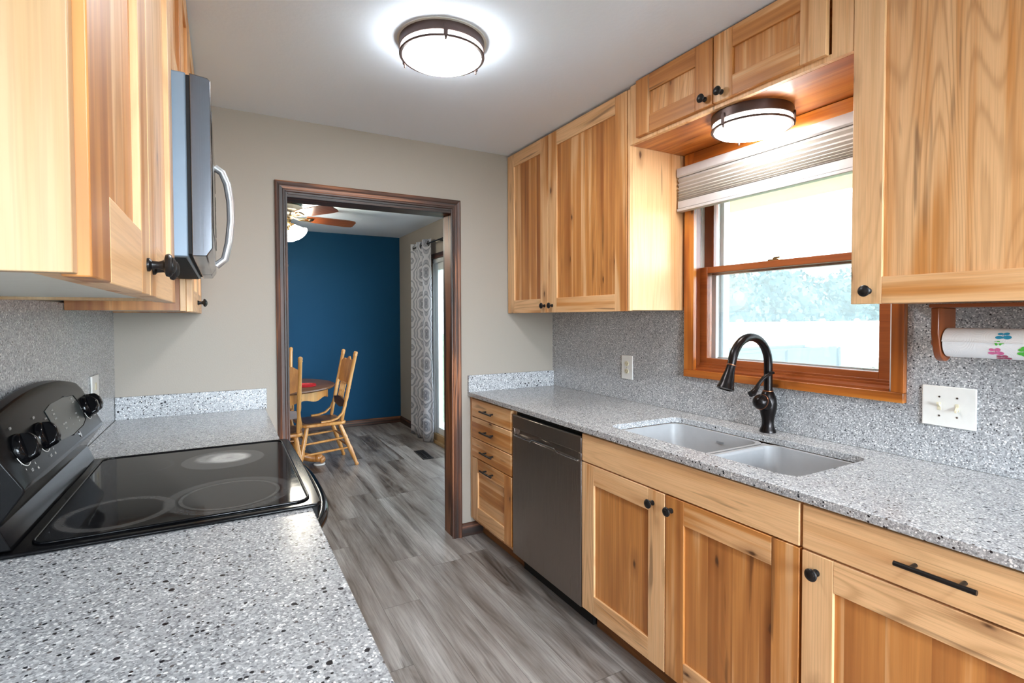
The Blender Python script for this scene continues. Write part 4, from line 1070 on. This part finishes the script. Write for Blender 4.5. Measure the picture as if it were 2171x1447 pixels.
# chairs
def leg_prof(r): return [(0,r*.7),(.03,r*.95),(.06,r*.75),(.10,r*.8),(.30,r*1.05),(.42,r*1.15),(.50,r*.9),(.53,r*1.1),(.56,r*.88),(.60,r*1.12),(.63,r*.9),(.67,r*1.15),(.72,r*1.0),(.9,r*.95),(1,r*.8)]
def make_chair(label):
    t = thing('dining_chair', label, 'chair', (0,0,0), 'pressed-back oak dining chairs')
    sz = .425
    seat = rrect(-.215, .215, -.195, .205, .06, 6)
    obj('seat', MB().prism(seat, 'z', sz-.028, sz), M['oak'], t, local=True, bevel=.009, seg=3, tone=.3)
    obj('seat_panel', MB().prism(rrect(-.175,.175,-.150,.165,.05,6), 'z', sz, sz+.004), M['oakd'], t, local=True, bevel=.002, tone=.5)
    for sx in (-1, 1):
        obj('leg', MB().turn((sx*.225,.245,0), (sx*.165,.150,sz-.026), leg_prof(.0200)), M['oak'], t, local=True, smooth=50, tone=.25)
        obj('leg', MB().turn((sx*.215,-.285,0), (sx*.160,-.140,sz-.026), leg_prof(.0200)), M['oak'], t, local=True, smooth=50, tone=.25)
    def P(sx, front, z):
        f = z/(sz-.026)
        a, b = ((.225,.245), (.165,.150)) if front else ((.215,-.285), (.160,-.140))
        return (sx*(a[0]+(b[0]-a[0])*f), a[1]+(b[1]-a[1])*f, z)
    st = [(0,.007),(.1,.008),(.5,.0115),(.9,.008),(1,.007)]
    for z in (.150, .245):
        for sx in (-1, 1): obj('stretcher', MB().turn(P(sx,True,z), P(sx,False,z+.02), st, 10), M['oak'], t, local=True, smooth=50, tone=.25)
    obj('stretcher', MB().turn(P(-1,True,.20), P(1,True,.20), st, 10), M['oak'], t, local=True, smooth=50, tone=.35)
    obj('stretcher', MB().turn(P(-1,True,.29), P(1,True,.29), st, 10), M['oak'], t, local=True, smooth=50, tone=.35)
    for z in (.18, .27): obj('stretcher', MB().turn(P(-1,False,z), P(1,False,z), st, 10), M['oak'], t, local=True, smooth=50, tone=.6)
    def B(x, z):   # point on leaning back
        f = (z-sz)/.645
        return (x*(1+.10*f), -.155-.135*f, z)
    pp = [(0,.012),(.02,.016),(.16,.014),(.22,.017),(.27,.013),(.30,.017),(.34,.0185),(.40,.0165),(.42,.019),(.445,.016),(.47,.019),(.495,.016),(.52,.019),(.56,.017),(.93,.0165),(.945,.020),(.955,.0165),(.97,.0195),(.99,.017),(1,.010)]
    for sx in (-1, 1): obj('back_post', MB().turn(B(sx*.180, sz), B(sx*.180, sz+.645), pp), M['oak'], t, local=True, smooth=50, tone=.2)
    # pressed crest panel with wavy top and bottom
    mb = MB(); n = 24; F_, K_ = [], []
    lo, hi = [], []
    for i in range(n+1):
        u = -1+2*i/n
        zt = sz+.560+.030*math.cos(u*math.pi)*.5+.012*math.cos(u*math.pi*3)
        zb = sz+.335-.022*math.cos(u*math.pi)
        bow = -.012*(1-u*u)
        for lst, z in ((hi, zt), (lo, zb)):
            p = Vector(B(.185*u, z)); lst.append((p+Vector((0,bow+.007,0)), p+Vector((0,bow-.007,0))))
    V = [[(mb.bm.verts.new(a), mb.bm.verts.new(b)) for a, b in l] for l in (lo, hi)]
    for i in range(n):
        (a0,b0),(a1,b1) = V[0][i], V[0][i+1]; (c0,d0),(c1,d1_) = V[1][i], V[1][i+1]
        for q in ((a0,a1,c1,c0), (b0,d0,d1_,b1), (a0,b0,b1,a1), (c0,c1,d1_,d0)): mb.bm.faces.new(q)
    for i in (0, n):
        (a,b),(c_,d_) = V[0][i], V[1][i]; mb.bm.faces.new((a,c_,d_,b))
    obj('crest_panel', mb, M['oak'], t, local=True, smooth=40, tone=.45)
    for i in range(5):
        x = -.072+.036*i
        obj('spindle', MB().turn(B(x, sz+.185), B(x, sz+.345), [(0,.005),(.2,.007),(.45,.005),(.5,.008),(.55,.005),(.8,.007),(1,.005)], 10), M['oak'], t, local=True, smooth=50, tone=.25)
    pa = [B(.178, sz+.175), B(.178, sz+.135), B(.178, sz+.190)]
    mb = MB()
    q = []
    for i in range(13):
        u = -1+2*i/12; h_ = .030+.022*math.cos(u*math.pi/2)**2
        p = Vector(B(.175*u, sz+.160)); q.append((p, h_))
    ring = [[mb.bm.verts.new(p+Vector((0,dy,dz*h_))) for dy, dz in ((.007,-1),(.007,1),(-.007,1),(-.007,-1))] for p, h_ in q]
    for a, b in zip(ring, ring[1:]):
        for k in range(4): mb.bm.faces.new((a[k], a[(k+1) % 4], b[(k+1) % 4], b[k]))
    mb.bm.faces.new(ring[0]); mb.bm.faces.new(ring[-1][::-1])
    obj('lower_rail', mb, M['oakd'], t, local=True, smooth=40, tone=.7)
    for sx in (-1, 1):
        b0 = B(sx*.180, sz+.220)
        path = [b0, (sx*.190, b0[1]+.015, sz+.150), (sx*.200, b0[1]+.045, sz+.075), (sx*.203, b0[1]+.095, sz+.030), (sx*.200, b0[1]+.160, sz+.012), (sx*.192, b0[1]+.235, sz+.009)]
        obj('hip_bracket', MB().tube(path, .0125, 10, .75), M['oak'], t, local=True, smooth=60, tone=.25)
    return t
chair = make_chair('oak dining chair standing sideways at the near end of the table, fully in view')
chair.location = (.785, 5.155, 0); chair.rotation_euler = (0, 0, R(90+5))
ch = copy_tree(chair); ch.location = (.365, 4.80, 0); ch.rotation_euler = (0,0,R(-4)); ch['label'] = 'oak dining chair seen from behind, half hidden by the dark door casing'
ch = copy_tree(chair); ch.location = (.42, 5.78, 0); ch.rotation_euler = (0,0,R(176)); ch['label'] = 'oak dining chair behind the table, showing only one post'

# table
tx, ty = .33, 5.27
tb = thing('dining_table', 'round carved oak pedestal table in front of the blue wall', 'table', (tx, ty, 0))
obj('tabletop', MB().lathe([(.728,.56),(.735,.60),(.745,.608),(.755,.604),(.760,.594),(.760,0)], (tx,ty,0), (0,0,1), 64), M['oakd'], tb, smooth=30, tone=.4)
mb = MB(); n = 96; rings = []
for z, rr in ((.727, .545), (None, .545), (None, .530), (.727, .530)):
    row = []
    for i in range(n):
        a = 2*math.pi*i/n
        zz = z if z else .652+.012*math.cos(a*12)
        row.append(mb.bm.verts.new((tx+rr*math.cos(a), ty+rr*math.sin(a), zz)))
    rings.append(row)
for a, b in zip(rings, rings[1:]+rings[:1]):
    for i in range(n): mb.bm.faces.new((a[i], a[(i+1) % n], b[(i+1) % n], b[i]))
obj('apron', mb, M['oak'], tb, smooth=40, tone=.5)
obj('pedestal', MB().lathe([(.10,.07),(.16,.085),(.24,.095),(.34,.075),(.42,.09),(.52,.075),(.62,.10),(.727,.14)], (tx,ty,0), (0,0,1), 28), M['oak'], tb, smooth=40, tone=.55)
for a in (-14, 76, 166, 256):
    ca, sa = math.cos(R(a)), math.sin(R(a))
    path = [(tx+ca*d, ty+sa*d, z) for d, z in ((.05,.20),(.14,.19),(.24,.13),(.32,.085),(.40,.062),(.45,.058))]
    l_ = obj('leg', MB().tube(path, [.045,.05,.045,.038,.036,.038], 14), M['oak'], tb, smooth=60, tone=.5)
    px, py = tx+ca*.462, ty+sa*.462
    mb = MB().ball((px-ca*.008, py-sa*.008, .062), .046, (1,1,.95))
    for k in (-1, 0, 1):
        q = R(a+k*38)
        mb.ball((px+math.cos(q)*.030, py+math.sin(q)*.030, .045), .026, (1,1,1.3))
    obj('claw_foot', mb, M['oak'], l_, smooth=70, tone=.65)
    obj('glide', MB().lathe([(0,.052),(.005,.054),(.010,.048)], (px, py, 0), (0,0,1), 20), M['white'], l_, smooth=40)
ma = thing('table_mat', 'red round mat lying on the dining table', 'mat', (.655, 5.06, .760))
obj('mat', MB().lathe([(0,.085),(.006,.09),(.010,.088),(.012,0)], (.655,5.06,.7603), (0,0,1), 28), M['red'], ma, smooth=40)
obj('rim', MB().lathe([(.008,.082),(.018,.088),(.020,.084),(.012,.076)], (.655,5.06,.7603), (0,0,1), 28, closed=True), M['red'], ma, smooth=40)

# ceiling fan
hx, hy = .50, 5.20
fan = thing('ceiling_fan', 'brass ceiling fan with brown blades over the dining table', 'ceiling fan', (hx, hy, CZ))
obj('canopy', MB().lathe([(0,.085),(.03,.085),(.05,.06)], (hx,hy,CZ), (0,0,-1), 28), M['brass'], fan, smooth=40)
obj('motor', MB().lathe([(.02,.14),(.03,.165),(.07,.168),(.085,.15),(.10,.145),(.115,.10),(.13,.095)], (hx,hy,CZ), (0,0,-1), 36), plain('pewter_motor', S(120,112,100), .3, .9), fan, smooth=40)
bz = CZ-.118
for k in range(5):
    a = R(-60+72*k); rot = Matrix.Translation((hx,hy,bz)) @ Matrix.Rotation(a, 4, 'Z') @ Matrix.Rotation(R(-17), 4, 'X')
    mb = MB(); pol = [(.20,-.045),(.30,-.062),(.60,-.070),(.665,-.062),(.68,-.040),(.68,.040),(.665,.062),(.60,.070),(.30,.062),(.20,.045)]
    mb.prism(pol, 'z', -.004, .004); bmesh.ops.transform(mb.bm, matrix=rot, verts=mb.bm.verts)
    bl = obj('blade', mb, M['cherry'], fan, bevel=.002, tone=.4)
    mb = MB().tube([(.09,0,-.004),(.14,.012,-.014),(.19,.02,-.012),(.25,.028,-.008)], .006, 8).tube([(.09,0,-.004),(.14,-.012,-.014),(.19,-.02,-.012),(.25,-.028,-.008)], .006, 8).ball((.25,.0,-.008), .022, (1,1.6,.25)); bmesh.ops.transform(mb.bm, matrix=rot, verts=mb.bm.verts)
    obj('blade_iron', mb, M['brass'], bl, smooth=60)
obj('light_fitter', MB().lathe([(.125,.05),(.15,.065),(.18,.06),(.20,.035),(.215,.012)], (hx,hy,CZ), (0,0,-1), 24), M['brass'], fan, smooth=40)
for k in range(4):
    a = R(-35+90*k); dirv = Vector((math.cos(a)*.72, math.sin(a)*.72, -.70)).normalized()
    o_ = Vector((hx,hy,CZ-.175))+Vector((math.cos(a),math.sin(a),0))*.05
    ar = obj('lamp_arm', MB().lathe([(0,.010),(.03,.010),(.035,.022),(.06,.026),(.065,.020)], o_, dirv, 16), M['brass'], fan, smooth=40)
    obj('lamp_shade', MB().lathe([(.055,.024),(.075,.032),(.10,.042),(.13,.054),(.15,.068),(.156,.074),(.154,.070),(.13,.050),(.10,.038),(.075,.028),(.055,.020)], o_, dirv, 24), M['bulbshade'], ar, smooth=50)
pc = obj('pull_chain', MB().tube([(hx+.02,hy-.03,CZ-.21),(hx+.02,hy-.03,1.90)], .0018, 6), M['brass'], fan)
obj('pull_pendant', MB().lathe([(0,.003),(.008,.010),(.02,.006),(.03,.013),(.045,.012),(.052,0)], (hx+.02,hy-.03,1.905), (0,0,-1), 14), M['chrome'], pc, smooth=40)

# ------------------------------------------------------------------ outdoors
GZ = -.62
struct('ground', MB().box(2.3, 60, -30, 60, GZ-.2, GZ).box(-30, 2.3, -40, -2.75, GZ-.2, GZ), M['lawn'], 'lawn outside the kitchen window', 'lawn')
struct('patio', MB().box(2.2, 5.0, -3, 9, GZ, GZ+.06), plain('bounce_concrete', S(204,200,190), .9), 'pale concrete strip added outside the window wall to bounce light up', 'patio')  # unseen slab added to bounce light up onto the eave
struct('bounce_terrace', MB().box(-6, 6, -12, -2.75, GZ, GZ+.05), plain('terrace_bounce_concrete', S(204,202,196), .9), 'pale concrete slab added outside the rear window to bounce daylight', 'patio')  # unseen slab added to bounce daylight through the rear window onto the ceiling
FY = 11.75
yf = thing('yard_fence', 'white vinyl yard fence with flat post caps beyond the sink window', 'fence', (20, FY, GZ))
x = 15.5-2.44*2
while x < 31:
    po = obj('post', MB().box(x-.065, x+.065, FY-.065, FY+.065, GZ, 1.22), M['fence'], yf)
    obj('cap', MB().box(x-.09, x+.09, FY-.09, FY+.09, 1.22, 1.25).box(x-.06, x+.06, FY-.06, FY+.06, 1.25, 1.29), M['fence'], po, bevel=.01)
    mb = MB()
    for i in range(15): mb.box(x+.07+i*.1533, x+.07+i*.1533+.150, FY-.02, FY+.02, GZ+.05, 1.10)
    pn = obj('panel', mb, M['fence'], yf)
    obj('rail', MB().box(x+.066, x+2.374, FY-.04, FY+.04, 1.10, 1.19), M['fence'], pn)
    obj('rail', MB().box(x+.066, x+2.374, FY-.04, FY+.04, GZ+.02, GZ+.16), M['fence'], pn)
    x += 2.44
def tree(x, y, h, r, label, seed):
    rn = random.Random(seed)
    t = thing('tree', label, 'tree', (x, y, GZ), 'trees beyond the white fence')
    obj('trunk', MB().turn((x,y,GZ), (x+.2,y,GZ+h*.6), [(0,.22),(.1,.16),(1,.07)]), M['bark'], t, smooth=60)
    mb = MB()
    for k in range(26):
        u = Vector((rn.gauss(0,1), rn.gauss(0,1), rn.gauss(0,1))).normalized()*(rn.random()**.5)*.72
        mb.ball((x+u.x*r, y+u.y*r, GZ+h*.58+u.z*h*.40), r*rn.uniform(.2,.32), (1,1,.8), 2)
    for i in range(1500):
        u = Vector((rn.gauss(0,1), rn.gauss(0,1), rn.gauss(0,1))).normalized()*(.5+.5*rn.random()**.6)
        p = Vector((x+u.x*r, y+u.y*r, GZ+h*.58+u.z*h*.42))
        s_ = rn.uniform(.09,.20)
        n_ = Vector((rn.gauss(0,1), rn.gauss(0,1), rn.gauss(0,1))).normalized(); a_ = n_.orthogonal().normalized()*s_; b_ = n_.cross(a_)
        mb.bm.faces.new([mb.bm.verts.new(p+q) for q in (a_, b_*.6, -a_, -b_*.6)])
    obj('crown', mb, M['leaf'], t)
for i, (x, y, h, r, lab) in enumerate(((19.2,15.5,4.0,2.0,'bushy tree behind the fence next to the window frame'), (23.4,15.5,4.3,2.1,'rounded tree behind the middle of the fence'), (27.8,15.5,4.2,2.2,'dense tree behind the fence close to the wall cabinet'), (32.5,15.5,4.4,2.3,'tree at the end of the fence, mostly hidden by the wall cabinet'), (26.3,21,5.0,2.5,'tree standing in the gap between two trees behind the fence'), (32.0,22,5.2,2.6,'larger tree farther behind the fence and the other trees'), (38.5,20,5.4,2.8,'last tree behind the fence'))):
    tree(x, y, h, r, lab, i)
struct('roof_eave', MB().box(2.15, 2.80, -3.2, 3.3, 2.10, 2.22).box(2.775, 2.80, -3.2, 3.3, 2.032, 2.10), M['creamext'], 'cream painted roof eave above the kitchen window', 'eave')
pb = thing('garden_box', 'low grey wooden garden box on the lawn in front of the white fence', 'garden box', (12.35, 8.5, GZ))
obj('side_board', MB().box(10.1, 14.6, 8.0, 8.06, GZ, .52).box(10.1, 14.6, 8.94, 9.0, GZ, .52).box(10.1, 10.16, 8.06, 8.94, GZ, .52).box(14.54, 14.6, 8.06, 8.94, GZ, .52), M['weather'], pb, bevel=.005)
obj('top_rail', MB().box(10.06, 14.64, 7.96, 8.10, .52, .57).box(10.06, 14.64, 8.90, 9.04, .52, .57), M['weather'], pb, bevel=.005)
obj('soil', MB().box(10.16, 14.54, 8.06, 8.94, GZ, .44), plain('soil', S(96,80,66), .95), pb)
for xx in (10.04, 12.29, 14.56): obj('corner_post', MB().box(xx, xx+.10, 7.93, 8.0, GZ, .56), M['weather'], pb, bevel=.005)
